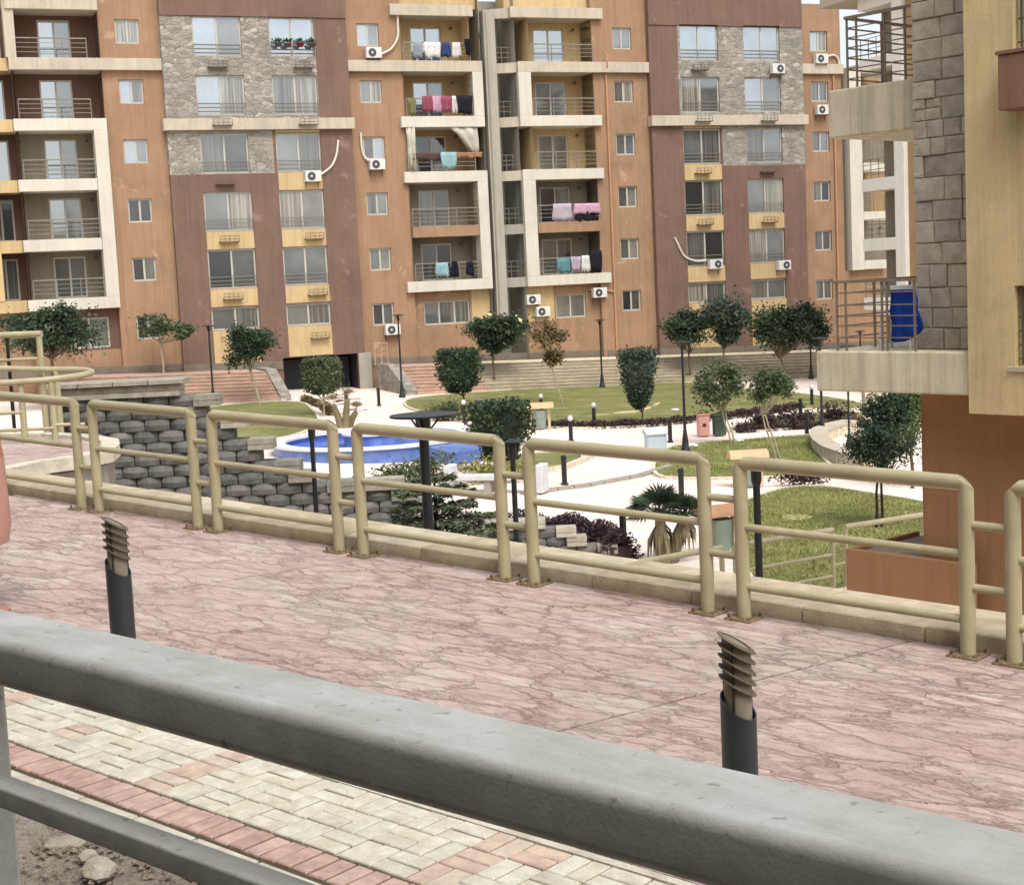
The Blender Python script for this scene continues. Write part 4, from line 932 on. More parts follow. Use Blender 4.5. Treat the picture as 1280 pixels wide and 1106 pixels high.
# kerb stones along the edge
kr = bpy.data.objects.new('kerb', None); COL.objects.link(kr); kr.matrix_world = RMAT.copy(); struct(kr)
rnd = random.Random(2); s = -14.0
kmesh = {}
while s < 9:
    L = .86; key = 'k'
    if key not in kmesh: kmesh[key] = MB().cbox(.005, L - .005, .13, .73, -.2, .108, .01).mesh('kerb_stone', 'kerb')
    o = inst('kerb_stone', kmesh[key], kr, (s, rnd.uniform(-.006, .006), rnd.uniform(-.004, .004)), rot=(0, 0, rnd.uniform(-.004, .004))); s += L
MB().box(-14, 9, .15, .71, -.3, .07).build('bedding', 'joint', kr)
# pavers: cream basket weave, red soldier course, kerb row, then dirt
pv = bpy.data.objects.new('paved_path', None); COL.objects.link(pv); pv.matrix_world = RMAT.copy(); struct(pv)
MB().box(-16, 14, -4.83, -3.74, -.2, -.014).build('bedding', 'joint', pv)
def pm(l, w, mat): return MB().cbox(-l / 2 + .0045, l / 2 - .0045, -w / 2 + .0045, w / 2 - .0045, -.07, 0, .005).mesh('paver', mat)
mA = {k: pm(.2, .1, k) for k in ('paver_cream', 'paver_pale_pink')}; mR = MB().cbox(-.042, .042, -.094, .094, -.07, 0, .006).mesh('paver', 'paver_red'); mK = pm(.4, .13, 'edge_kerb')
def lay(me, s, o, r=0.0): inst('paver', me, pv, (s, o, rnd.uniform(-.003, .003)), rot=(rnd.uniform(-.008, .008), rnd.uniform(-.008, .008), r + rnd.uniform(-.01, .01)))
cells = [(i, j) for j in range(3) for i in range(-8, 30)]
cnt = 0
for i, j in cells:                                            # 0.2 m cells of two bricks, alternately turned
    s0 = i * .2 - .8; o0 = -4.39 + .1 + j * .2
    if s0 > 5.2 or s0 < -1.6: continue
    pink = (i % 9 == 6)
    me = mA['paver_pale_pink' if (pink and rnd.random() < .8) or rnd.random() < .05 else 'paver_cream']
    if (i + j) % 2: lay(me, s0, o0 - .05); lay(me, s0, o0 + .05)
    else: lay(me, s0 - .05, o0, math.pi / 2); lay(me, s0 + .05, o0, math.pi / 2)
for i in range(62): lay(mR, -.6 + i * .1, -4.5)
for i in range(18): lay(mK, -1 + i * .41, -4.69)
f = MB().box(-16, 14, -3.787, -3.74, -.14, .002).build('border_strip', 'edge_kerb', pv)
# dirt strip in front
dm = MB(); nx, ny = 60, 24
for j in range(ny + 1):
    for i in range(nx + 1):
        s = -6 + 16 * i / nx; o = -4.75 - 9 * (j / ny) ** 1.6
        dm.v.append((s, o, -.05 + (.035 * math.sin(s * 5.1 + o * 3) * math.sin(o * 6.3 + s) + .02 * rnd.uniform(-1, 1)) * (1 if j else .2)))
for j in range(ny):
    for i in range(nx): k = j * (nx + 1) + i; dm.f.append((k, k + nx + 1, k + nx + 2, k + 1)); dm.mi.append(0)
d = struct(dm.build('dirt_ground', 'dirt', None, True, None)); place(d)
def rock(s, o, r, label, seed, flat=.5):
    rn = random.Random(seed); bm = bmesh.new(); bmesh.ops.create_icosphere(bm, subdivisions=2, radius=1)
    for v in bm.verts: k = 1 + rn.uniform(-.16, .16); v.co = Vector((v.co.x * r * 1.4 * k, v.co.y * r * k, v.co.z * r * flat * k))
    me = bpy.data.meshes.new('rock'); bm.to_mesh(me); bm.free(); me.materials.append(M['rock'])
    ob = bpy.data.objects.new('rock', me); COL.objects.link(ob); ob.location = rp(s, o, -.05 + r * flat * .6); ob.rotation_euler = (0, 0, rn.uniform(0, 3)); tag(ob, label, 'rock', 'loose rocks on the dirt')
rock(2.42, -4.99, .065, 'flat pale rock lying on the dirt beside the kerb row', 1, .45); rock(2.62, -5.0, .035, 'small round pale rock between two flat ones', 2, .8); rock(2.78, -5.05, .075, 'broken tan rock at the edge of the dirt strip', 3, .5)
rock(3.2, -5.06, .03, 'little pale pebble alone near the lower fence bar', 4, .7)
# clods and dry litter on the dirt
lm = MB()
for _ in range(900):
    s = rnd.uniform(1.5, 4.0); o = -4.86 - abs(rnd.gauss(0, .35)); r = rnd.uniform(.004, .016); c = Vector((s, o, -.045 + r * .4)); u = Vector((rnd.uniform(-1, 1), rnd.uniform(-1, 1), 0)).normalized() * r * 1.5; w = Vector((-u.y, u.x, 0)) * rnd.uniform(.4, .9)
    i = len(lm.v); lm.v += [tuple(c + u), tuple(c + w), tuple(c - u), tuple(c - w), tuple(c + Vector((0, 0, r)))]; lm.f += [(i, i + 1, i + 4), (i + 1, i + 2, i + 4), (i + 2, i + 3, i + 4), (i + 3, i, i + 4)]; lm.mi += [0] * 4
lo = lm.build('dirt_clods', 'dirt'); place(lo); lo['kind'] = 'stuff'; lo['label'] = 'small clods scattered over the dirt strip'

# ------------------------------------------------------------------ railing along the walkway
RL = thing('walkway_railing', 'cream painted tubular railing of linked panels along the pink walkway edge', 'railing')
gapc = [-8.0, -6.25, -4.525, -2.735, -.895, .90, 2.70, 4.54, 6.3, 8.1]
def vtop(s, h): p = rp(s, 0); return Vector((p.x, p.y, p.z + h))
plate_me = MB().cbox(-.1, .1, -.1, .1, 0, .012, .004)
for x in (-.075, .075):
    for y in (-.075, .075): plate_me.tube([(x, y, .012), (x, y, .035)], .009, 6)
plate_me = plate_me.mesh('base_plate', 'plate')
HT = 1.05
for gi in range(len(gapc) - 1):
    a, b = gapc[gi] + .142, gapc[gi + 1] - .142; A, Bq = vtop(a, HT), vtop(b, HT); rd = (Bq - A).normalized(); upv = Vector((0, 0, 1)); rr = .047
    for s, C_, nm in ((a, A, (upv - rd)), (b, Bq, (upv + rd))):
        p = MB().mitre(rp(s, 0, 0), C_, rr, None, nm.normalized(), 18).build('post', 'railing', RL, True)
        inst('base_plate', plate_me, p, mat=Matrix.Translation(rp(s, 0, .001)) @ RMAT.to_3x3().to_4x4())
    MB().mitre(A, Bq, rr, (rd - upv).normalized(), (rd + upv).normalized(), 18).build('top_rail', 'railing', RL, True)
    for h in (.62, .22): MB().tube([vtop(a + .03, h), vtop(b - .03, h)], .027, 12).build('mid_rail', 'railing', RL, True)
    if gi < len(gapc) - 2:
        c = gapc[gi + 1] + .142
        for h in (.80, .42): MB().tube([vtop(b - .02, h), vtop(c + .02, h)], .027, 12).build('connector', 'railing', RL, True)

# ------------------------------------------------------------------ foreground fence
FD = Vector((0.74744355, -0.66429256, -0.00659823)).normalized(); FP = Vector((0.66430702, 0.74745982, 0)); F0 = Vector((-0.01717111, 1.7, 5.33478642))
FN = FD.cross(FP).normalized()
if FN.z < 0: FN = -FN
FMAT = Matrix(((FD.x, FP.x, FN.x, F0.x), (FD.y, FP.y, FN.y, F0.y), (FD.z, FP.z, FN.z, F0.z), (0, 0, 0, 1)))
FE = thing('fence', 'weathered grey metal fence with broad top rail in front of the paved path', 'fence'); FE.matrix_world = FMAT.copy()
def section(w, h, r, n=6):
    """rounded rectangle 0..w by -h..0"""
    P = []
    for cx, cy, a in ((w - r, -r, 0), (r, -r, 90), (r, -h + r, 180), (w - r, -h + r, 270)):
        for k in range(n + 1): t = math.radians(a + 90 * k / n); P.append((cx + r * math.cos(t), cy + r * math.sin(t)))
    return P
def extrude(sec, x0, x1, name, mat, parent, off=(0, 0)):
    m = MB(); n = len(sec); xs = [x0 + (x1 - x0) * k / 12 for k in range(13)]
    for x in xs: m.v += [(x, y + off[0], z + off[1]) for y, z in sec]
    for k in range(12):
        for j in range(n): j2 = (j + 1) % n; m.f.append((k * n + j, (k + 1) * n + j, (k + 1) * n + j2, k * n + j2)); m.mi.append(0)
    m.f += [tuple(range(n)), tuple(reversed(range(12 * n, 13 * n)))]; m.mi += [0, 0]
    return m.build(name, mat, parent, True, 50)
extrude(section(.152, .082, .018), -6, 3.2, 'top_rail', 'front_rail', FE)
extrude(section(.048, .036, .004), -6, 3.2, 'lower_rail', 'front_rail', FE, (.0, -.258))
for t in (-3.4, -1.372, .98):
    m = MB().box(t, t + .062, .045, .105, -1.95, -.083); m.build('post', 'front_rail', FE, bevel=.006)

# ------------------------------------------------------------------ unseen wall added behind the camera to shade the fence and near kerb
bwl = MB().box(-34, 30, -3.2, -2.9, -8, 11.0); bo = struct(bwl.build('added_shade_wall', 'added_shade_wall')); bo.matrix_world = FMAT.copy()

# ------------------------------------------------------------------ bollard lamps on the walkway
def walk_z(x, y): return RM.z - ((x - RM.x) * E3.x + (y - RM.y) * E3.y) / E3.z
def bollard(x, y, h, rz, label):
    t = thing('bollard_lamp', label, 'bollard', (x, y, walk_z(x, y) - .01), rz, 'bollard lamps on the walkway')
    r = .07; n = 28; m = MB(); zt = h - .26
    def zcut(a): return zt - .040 * math.cos(a) + .028 * math.sin(a)                      # slanted rim, lower towards +x
    for ring in range(4):
        rr = r if ring < 2 else r - .006
        for j in range(n):
            a = 2 * math.pi * j / n
            z = (0, zcut(a), zcut(a), zt - .22)[ring]; m.v.append((rr * math.cos(a), rr * math.sin(a), z))
    for k in range(3):
        for j in range(n): j2 = (j + 1) % n; m.f.append((k * n + j, k * n + j2, (k + 1) * n + j2, (k + 1) * n + j)); m.mi.append(0)
    m.f.append(tuple(3 * n + j for j in range(n))); m.mi.append(0)
    m.build('tube', 'bollard', t, True)
    c = MB(); n2 = 20                                                      # dirty core, slanted top
    for ring in range(2):
        for j in range(n2):
            a = 2 * math.pi * j / n2; z = zt - .2 if ring == 0 else h - .012 - .032 * math.cos(a); c.v.append((.054 * math.cos(a), .054 * math.sin(a), z))
    for j in range(n2): j2 = (j + 1) % n2; c.f.append((j, j2, n2 + j2, n2 + j)); c.mi.append(0)
    c.f.append(tuple(n2 + j for j in range(n2))); c.mi.append(0); c.build('core', 'louvre_core', t, True)
    for q in range(5):                                                     # sloping louvre rings
        zc = h - .008 - q * .042; l = MB()
        prof = [(.052, .003), (.073, -.003), (.073, -.007), (.052, -.006)]
        for (rr, dz) in prof:
            for j in range(n): a = 2 * math.pi * j / n; l.v.append((rr * math.cos(a), rr * math.sin(a), zc + dz - .58 * rr * math.cos(a)))
        for k in range(4):
            for j in range(n): j2 = (j + 1) % n; k2 = (k + 1) % 4; l.f.append((k * n + j, k2 * n + j, k2 * n + j2, k * n + j2)); l.mi.append(0)
        l.build('louvre', 'louvre', t, True)
    rods = MB()
    for a in (.5, 2.6, 4.4): rods.tube([(.06 * math.cos(a), .06 * math.sin(a), zt - .1), (.06 * math.cos(a), .06 * math.sin(a), h - .02 - .035 * math.cos(a))], .005, 6)
    rods.build('rods', 'black_metal', t)
bollard(.833, 5.752, .99, -.1, 'dark bollard lamp standing near the sawn joint of the pink walkway')
bollard(-2.245, 8.38, 1.03, .15, 'dark bollard lamp near the orange bin on the pink walkway')

# orange litter bin at the walkway's left, mostly out of frame
def hooded_bin(x, y, z, label):
    t = thing('litter_bin', label, 'bin', (x, y, z))
    MB().lathe([(.16, 0), (.16, .02), (.05, .03), (.05, .5)], 16).build('pedestal', 'bin_orange', t, True)
    MB().lathe([(.10, .46), (.19, .5), (.215, .62), (.205, 1.0), (.2, 1.1)], 24).build('body', 'bin_salmon', t, True)
    MB().lathe([(.2, 1.101), (.19, 1.2), (.15, 1.27), (.08, 1.31), (.02, 1.325)], 24).build('hood', 'bin_orange', t, True)
hooded_bin(-3.76, 10.5, walk_z(-3.76, 10.5), 'salmon and orange domed litter bin on the pink walkway')

# ------------------------------------------------------------------ retaining wall of rough blocks with stepped top
def block_mesh(w, h, d, seed, mat='wall_block'):
    rn = random.Random(seed); m = MB(); g = .01; nx = 4
    # convex split face: front profile bulges in the middle
    for z in (g * .6, h * .5, h - g * .6):
        for i in range(nx + 1):
            q = i / nx; b = .075 * (1 - (2 * q - 1) ** 2) ; bz = .028 if z == h * .5 else 0
            m.v.append((g + (w - 2 * g) * q, -(b + bz + rn.uniform(-.012, .012)), z))
    base = len(m.v); n = nx + 1
    for j in range(2):
        for i in range(nx): k = j * n + i; m.f.append((k, k + 1, k + n + 1, k + n))
    m.v += [(g, d, g * .6), (w - g, d, g * .6), (w - g, d, h - g * .6), (g, d, h - g * .6)]
    m.f += [(0, n, 2 * n, base + 3, base), (nx, base + 1, base + 2, 2 * n + nx, n + nx)]
    m.f.append(tuple([2 * n + i for i in range(n)] + [base + 2, base + 3])); m.mi = [0] * len(m.f)
    return m.mesh('block', mat)
def cap_mesh(w, h, d, mat='coping'):
    return MB().box(.006, w - .006, -.15, d, 0, h * .42).box(.006, w - .006, -.13, d, h * .42 + .012, h - .012).box(.012, w - .012, -.12, d - .01, h * .4, h * .45).mesh('coping_block', mat)
def block_wall(name, label, x0, y0, cols, tops, zmin, bw_, bh, seed=1, rot=0.0, curve_=0.0):
    t = thing(name, label, 'retaining wall', (x0, y0, 0), rot)
    meshes = [block_mesh(bw_, bh, .28, k) for k in range(6)]; cm = cap_mesh(bw_ * 1.02, bh, .3); rn = random.Random(seed)
    for i in range(cols):
        top = tops(i); r = int((top - zmin) / bh + .15); y = curve_ * (i / cols) ** 2
        for j in range(r):
            off = bw_ / 2 if j % 2 else 0
            if j == r - 1: inst('coping_block', cm, t, (i * bw_ + off, y, zmin + j * bh))
            else: inst('block', rn.choice(meshes), t, (i * bw_ + off, y + rn.uniform(-.02, .02), zmin + j * bh))
    return t
bwid, bhei, zmin = .44, .2, 1.75
def tops1(i):
    x = -7.8 + i * bwid
    pts = [(-9, 4.35), (-5.7, 4.35), (-4.68, 3.4), (-4.27, 3.05), (-3.95, 2.85), (-3.34, 2.7), (-2.11, 2.45), (-1, 2.3)]
    for (a, za), (b, zb) in zip(pts, pts[1:]):
        if a <= x <= b: return za + (zb - za) * (x - a) / (b - a)
    return 2.3
rw = block_wall('retaining_wall', 'tall grey wall of rounded rough blocks with stepped top behind the railing', -7.85, 26, 14, tops1, zmin, bwid, bhei, 3)
MB().box(-.3, 6.1, .3, .6, -1, 2.2).box(-.3, 2.2, .3, .6, 2.2, 4.1).box(2.2, 3.2, .3, .6, 2.2, 3.1).box(-.2, 6.4, -.02, .28, -1, zmin - .01).build('core', 'concrete', rw)
# long flat coping ledge on the upper part
cl = MB()
for k in range(4): cl.cbox(-.1 + k * .6, .48 + k * .6, -.22, .5, 4.36, 4.44, .01)
cl.build('ledge', 'coping', rw)
small = block_wall('retaining_wall', 'low block wall stepping down beside the purple hedge', -.65, 31, 6, lambda i: [.95, .95, .9, .72, .5, .3][i], -.1, .42, .2, 5)
MB().box(0, 2.1, .29, .5, -.5, .3).build('core', 'concrete', small)

# ------------------------------------------------------------------ ramp landing with hairpin handrail at left
lp = [(-12, 24.6), (-8.3, 24.54), (-7.42, 24.12), (-6.6, 23.39), (-6.0, 22.5), (-5.79, 21.72), (-5.7, 21.0), (-5.9, 20.4), (-6.3, 20.0), (-6.6, 19.2), (-12, 18.4)]
ld = thing('ramp_landing', 'pale rounded ramp landing with block edging below the hairpin handrail', 'ramp')
MB().prism(lp, 3.58, 3.72).build('deck', 'stamped', ld); MB().prism([(a * .985 - .05, b) for a, b in lp], -1, 3.57).build('base', 'concrete', ld)
e = MB()
for (a, b), (c, d) in zip(lp[1:-1], lp[2:]):
    q = Vector((c - a, d - b)).normalized(); nn = Vector((q.y, -q.x)) * .13
    e.prism([(a - nn.x, b - nn.y), (c - nn.x, d - nn.y), (c + nn.x, d + nn.y), (a + nn.x, b + nn.y)], 3.6, 3.77)
e.build('edge_kerb', 'edge_kerb', ld)
meshes = [block_mesh(.44, .2, .28, 20 + k) for k in range(4)]
for j in range(4):
    for i in range(5): inst('block', meshes[(i + j) % 4], ld, (-8.3 + i * .44 + (.22 if j % 2 else 0), 18.72 + .13 * i, 2.78 + j * .2), rot=(0, 0, .29))
hr = thing('handrail', 'cream hairpin handrail curling round the end of the ramp landing', 'handrail')
tip = [(-10.5, 24.8, 4.98), (-8.6, 24.6, 4.84), (-7.55, 24.5, 4.77), (-6.95, 24.32, 4.75), (-6.62, 23.98, 4.73), (-6.55, 23.62, 4.71), (-6.75, 23.25, 4.69), (-7.2, 23.05, 4.67), (-8.0, 23.0, 4.66), (-10.5, 23.0, 4.66)]
MB().tube(curve(tip, 5), .05, 12).build('top_rail', 'railing', hr, True)
for x, y, z in ((-7.44, 23.05, 4.66), (-7.0, 23.12, 4.67), (-7.3, 24.45, 4.77)): p = MB().tube([(x, y, 3.7), (x, y, z)], .05, 12).build('post', 'railing', hr, True)
MB().tube([(-10.5, 23.0, 4.2), (-7.44, 23.02, 4.2)], .028, 10).build('mid_rail', 'railing', hr, True); MB().tube([(-10.5, 23.0, 3.95), (-7.0, 23.08, 3.93)], .028, 10).build('mid_rail', 'railing', hr, True)
MB().tube([(-7.0, 23.1, 3.98), (-6.55, 23.2, 3.96)], .028, 10).build('mid_rail', 'railing', hr, True)
ur = thing('handrail', 'cream square-ended handrail panel rising behind the hairpin rail', 'handrail')
ux = -7.6
MB().tube([(ux, 24.66, 3.7), (ux, 24.66, 5.3)], .05, 12).build('post', 'railing', ur, True)
MB().tube([(-10.5, 25.1, 5.36), (ux + .05, 24.66, 5.34)], .055, 12).build('top_rail', 'railing', ur, True)
MB().tube([(-10.5, 25.1, 4.93), (ux, 24.66, 4.94)], .03, 10).build('mid_rail', 'railing', ur, True)
MB().tube([(-8.15, 24.75, 3.7), (-8.15, 24.75, 5.32)], .03, 10).build('post', 'black_metal', ur, True)

# ------------------------------------------------------------------ lower railing by the front lawn
lr = thing('ramp_railing', 'pale cream lower railing beside the front lawn beyond the kerb', 'railing')
def lpanel(a, b, hs=(1.05, .62, .24)):
    a, b = Vector(a), Vector(b)
    for p in (a, b): MB().tube([p, p + Vector((0, 0, 1.02))], .045, 10).build('post', 'railing', lr, True)
    MB().tube([a + Vector((0, 0, hs[0])), b + Vector((0, 0, hs[0]))], .05, 10).build('top_rail', 'railing', lr, True)
    for h in hs[1:]: MB().tube([a + Vector((0, 0, h)), b + Vector((0, 0, h))], .027, 8).build('mid_rail', 'railing', lr, True)
lpanel((5.5, 26.0, .2), (3.55, 24.3, .32)); lpanel((3.3, 24.08, .34), (1.7, 22.7, .42)); lpanel((5.78, 26.25, .2), (7.5, 27.5, .14))
for h in (.42, .8): MB().tube([(5.5, 26.0, .2 + h), (5.78, 26.25, .2 + h)], .027, 8).build('connector', 'railing', lr, True)
kk = MB()
kk.prism([(1.5, 22.7), (7.7, 27.85), (7.9, 27.6), (1.7, 22.45)], -.6, lambda x, y: .33 - .035 * (x - 1.7)).build('ramp_kerb', 'edge_kerb', lr)

# ------------------------------------------------------------------ lamps, bollards and bins of the garden
def lamp(x, y, label, h=3.5, z=None, disc=.32, r=.05):
    t = thing('lamp_post', label, 'lamp post', (x, y, gz(x) if z is None else z), 0, 'black garden lamp posts')
    MB().lathe([(.17, 0), (.17, .1), (.12, .2), (.1, .45), (.065, .7), (r, .8)], 12).build('base', 'black_metal', t, True)
    MB().tube([(0, 0, .78), (0, 0, h - .25)], [r, r * .85], 10).build('pole', 'black_metal', t, True)
    MB().lathe([(r * .9, h - .28), (r * 1.25, h - .22), (r * 1.3, h - .05), (.03, h - .04)], 12).build('lantern', 'black_metal', t, True)
    m = MB()
    for a in (.3, 2.4, 4.5): m.tube([(.05 * math.cos(a), .05 * math.sin(a), h - .25), (disc * .6 * math.cos(a), disc * .6 * math.sin(a), h - .03)], .012, 6)
    m.build('strut', 'black_metal', t)
    MB().lathe([(.03, h + .03), (disc, h - .01), (disc, h - .035), (.03, h - .03)][::-1], 20).build('shade', 'black_metal', t, True)
lamp(4.9, 79.6, 'slim black lamp post in front of the long grey stairs near the downpipe', 3.6)
lamp(5.76, 49.98, 'black lamp post on the middle lawn beside the pale blue cabinet', 3.7)
lamp(-14.34, 73.07, 'black lamp post in front of the left pinkish stairs', 3.75)
lamp(-5.34, 75.0, 'black lamp post at the edge of the stairs right of the garage', 4.1)
lamp(11.12, 53.84, 'black lamp post at the right end of the middle lawn by the seat wall', 3.6)
p = bw(15.6, 6.6); lamp(p.x, p.y, 'thin black lamp post between the dark round trees by the facade', 3.9)
p = bw(18.9, 6.6); lamp(p.x, p.y, 'black lamp post at the stair foot beside the large round tree', 2.6)
lamp(10.79, 48.08, 'thin black lamp post behind the curved seat wall', 3.6, None, .3, .035)
lamp(-1.11, 19.0, 'stout black lamp post with broad flat shade in front of the conifer', 4.2, .04, .42, .075)
lamp(0.0, 21.0, 'thin black lamp post beside the white bench and hedge', 3.62, 0, .12, .045)
lamp(-3.32, 25.0, 'dark lamp post in front of the blue pool, behind the railing', 3.52, .12, .1, .045)
lamp(2.83, 17.5, 'black lamp post beyond the kerb before the front lawn', 3.72, -.1, .1, .05)
def gbollard(x, y, label, h=.85, ball=True):
    t = thing('path_light', label, 'path light', (x, y, gz(x)), 0, 'short path lights in the garden')
    MB().lathe([(.11, 0), (.11, .05), (.075, .07), (.075, h - .12)], 12).build('post', 'black_metal', t, True)
    if ball: MB().lathe([(.03, h - .12), (.09, h - .06), (.1, h), (.07, h + .07), (.01, h + .1)], 12).build('globe', 'lamp_glass', t, True)
    else: MB().lathe([(.085, h - .118), (.085, h - .02), (.03, h)], 12).build('cap', 'black_metal', t, True)
for x, y, l, b in ((3.27, 59.27, 'short path light with white globe in the hedge of the back lawn', True), (2.12, 53.88, 'short path light with white globe standing on the broad path', True), (5.6, 53.19, 'dark path light beside the pale blue cabinet', False),
                   (1.44, 42.61, 'dark path light between the lawn kerb and the path kerb', False), (4.39, 39.39, 'dark path light behind the fan palm', False), (2.32, 32.45, 'dark leaning path light beside the purple hedge', False),
                   (1.31, 64.03, 'short path light with white globe on the back lawn above the bin', True), (13.49, 67.37, 'short path light with white globe at the right of the back lawn', True), (11.77, 61.11, 'dark path light among purple shrubs', False),
                   (10.78, 54.9, 'dark path light by the black lamp post of the middle lawn', False), (-1.9, 61.5, 'short path light with white globe beside the round bush', True), (-7.4, 68.2, 'dark path light at the mouth of the garage path', False), (-6.1, 70.2, 'dark path light on the right side of the garage path', False)):
    gbollard(x, y, l, .85, b)
def bin_roofed(x, y, rz, label, roof='bin_roof'):
    t = thing('litter_bin', label, 'bin', (x, y, gz(x)), rz, 'roofed litter bins')
    for a in (-.36, .36): MB().box(a - .05, a + .05, -.06, .06, 0, .84).build('post', 'bin_frame', t)
    MB().lathe([(.2, .08), (.24, .14), (.27, .74), (.28, .76)], 16).build('drum', 'bin_body', t, True)
    m = MB(); n = 9                                             # barrel tile roof
    for x_ in (-.54, .54):
        for k in range(n + 1): a = math.pi * k / n; m.v.append((x_, -.3 * math.cos(a), .84 + .22 * math.sin(a)))
    for k in range(n): m.f.append((k, k + 1, n + 2 + k, n + 1 + k)); m.mi.append(0)
    m.f += [tuple(range(n, -1, -1)), tuple(range(n + 1, 2 * n + 2)), (0, n + 1, 2 * n + 1, n)]; m.mi += [0] * 3
    m.build('roof', roof, t, True)
bin_roofed(1.12, 58.3, .0, 'roofed bin with peach roof and green drum behind the trimmed bush')
bin_roofed(6.51, 41.6, .05, 'roofed bin with tan curved roof on the middle lawn edge')
bin_roofed(4.3, 31.6, .4, 'roofed bin with rusty brown roof beside the fan palm', 'bin_rust')
t = thing('recycling_bin', 'orange litter bin with dark emblem beside a green one on the path', 'bin', (7.0, 54.9, gz(7)), .1)
MB().box(-.21, .21, -.2, .2, .05, .78).build('body', 'bin_salmon', t, bevel=.04); MB().lathe([(.07, 0), (.07, .008)], 14).build('emblem', 'dkred', t).matrix_local = Matrix.Translation((0, -.205, .45)) @ Matrix.Rotation(math.pi / 2, 4, 'X') ; MB().box(-.23, .23, -.22, .22, .781, .83).build('lid', 'bin_orange', t, bevel=.02)
t = thing('recycling_bin', 'dark green litter bin beside the orange one on the path', 'bin', (7.6, 55.0, gz(7.6)), .1)
MB().box(-.22, .22, -.2, .2, .05, .76).build('body', 'leaf_blue', t, bevel=.04); MB().box(-.24, .24, -.22, .22, .761, .81).build('lid', 'leaf_dark', t, bevel=.02)
t = thing('electrical_cabinet', 'pale blue metal cabinet with sloped top at the path corner', 'cabinet', (4.78, 50.1, gz(4.78)), .12)
MB().box(-.33, .33, -.25, .25, 0, .62).build('body', 'cabinet', t, bevel=.02); MB().prism([(-.37, -.3), (.37, -.3), (.37, .3), (-.37, .3)], .621, lambda x, y: .70 + .14 * (y > 0)).build('lid', 'bench_white', t, bevel=.015)
MB().box(-.29, .26, -.265, -.2505, .06, .56).build('door', 'cabinet', t); MB().box(.12, .22, -.28, -.266, .06, .14).build('vent', 'black_metal', t)
t = thing('bench', 'white concrete bench with thick end blocks beside the pool', 'bench', (-.5, 41.3, gz(-.5)), -.30)
MB().box(-1.15, 1.15, -.24, .24, .36, .5).build('seat', 'bench_white', t, bevel=.02)
for a in (-1.32, 1.32):
    m = MB().prism([(a - .1, -.28), (a + .1, -.28), (a + .13, .28), (a - .13, .28)], 0, .78); m.build('end_block', 'bench_white', t, bevel=.03)
for a in (-.2,): MB().box(a - .1, a + .1, -.18, .18, 0, .36).build('leg', 'concrete', t)
# blue pool with white rim and inner dish
P = thing('fountain_pool', 'round blue fountain pool with broad white rim and inner dish', 'pool', (-4.75, 51.6, gz(-4.75)))
def ring(r0, r1, z0, z1, name, mat, n=56, sx=1.0):
    m = MB()
    for r, z in ((r1, z0), (r1, z1), (r0, z1), (r0, z0)):
        for j in range(n): a = 2 * math.pi * j / n; m.v.append((r * sx * math.cos(a), r * math.sin(a), z))
    for k in range(4):
        for j in range(n): j2 = (j + 1) % n; k2 = (k + 1) % 4; m.f.append((k * n + j, k * n + j2, k2 * n + j2, k2 * n + j)); m.mi.append(0)
    return m.build(name, mat, P, True)
ring(3.15, 3.4, -.2, .42, 'wall', 'pool_blue'); ring(3.0, 3.5, .421, .5, 'rim', 'pool_rim')
MB().lathe([(3.16, .0), (3.16, .02)], 48).build('floor', 'pool_blue', P); MB().lathe([(3.15, .25), (3.15, .27)], 48).build('water', 'water', P)
ring(.75, 1.0, .2, .62, 'dish_wall', 'pool_blue', 32); ring(.7, 1.08, .621, .68, 'dish_rim', 'pool_rim', 32); MB().lathe([(.2, .3), (.76, .5), (.76, .52)], 32).build('dish', 'navy', P, True)
MB().lathe([(1.0, -.1), (.95, .19)], 24).build('pedestal', 'pool_blue', P)
# blue outer step on the right side
m = MB(); n = 30
for r, z in ((3.5, -.1), (5.0, -.1), (5.0, .28), (3.5, .4)):
    for j in range(n + 1): a = -.95 + 1.6 * j / n; m.v.append((r * math.cos(a) * .98, r * math.sin(a), z))
for k in range(4):
    for j in range(n): k2 = (k + 1) % 4; m.f.append((k * (n + 1) + j, k * (n + 1) + j + 1, k2 * (n + 1) + j + 1, k2 * (n + 1) + j)); m.mi.append(0)
m.f += [tuple(k * (n + 1) for k in range(4)), tuple(k * (n + 1) + n for k in reversed(range(4)))]; m.mi += [0, 0]; m.build('apron', 'pool_blue', P, True)

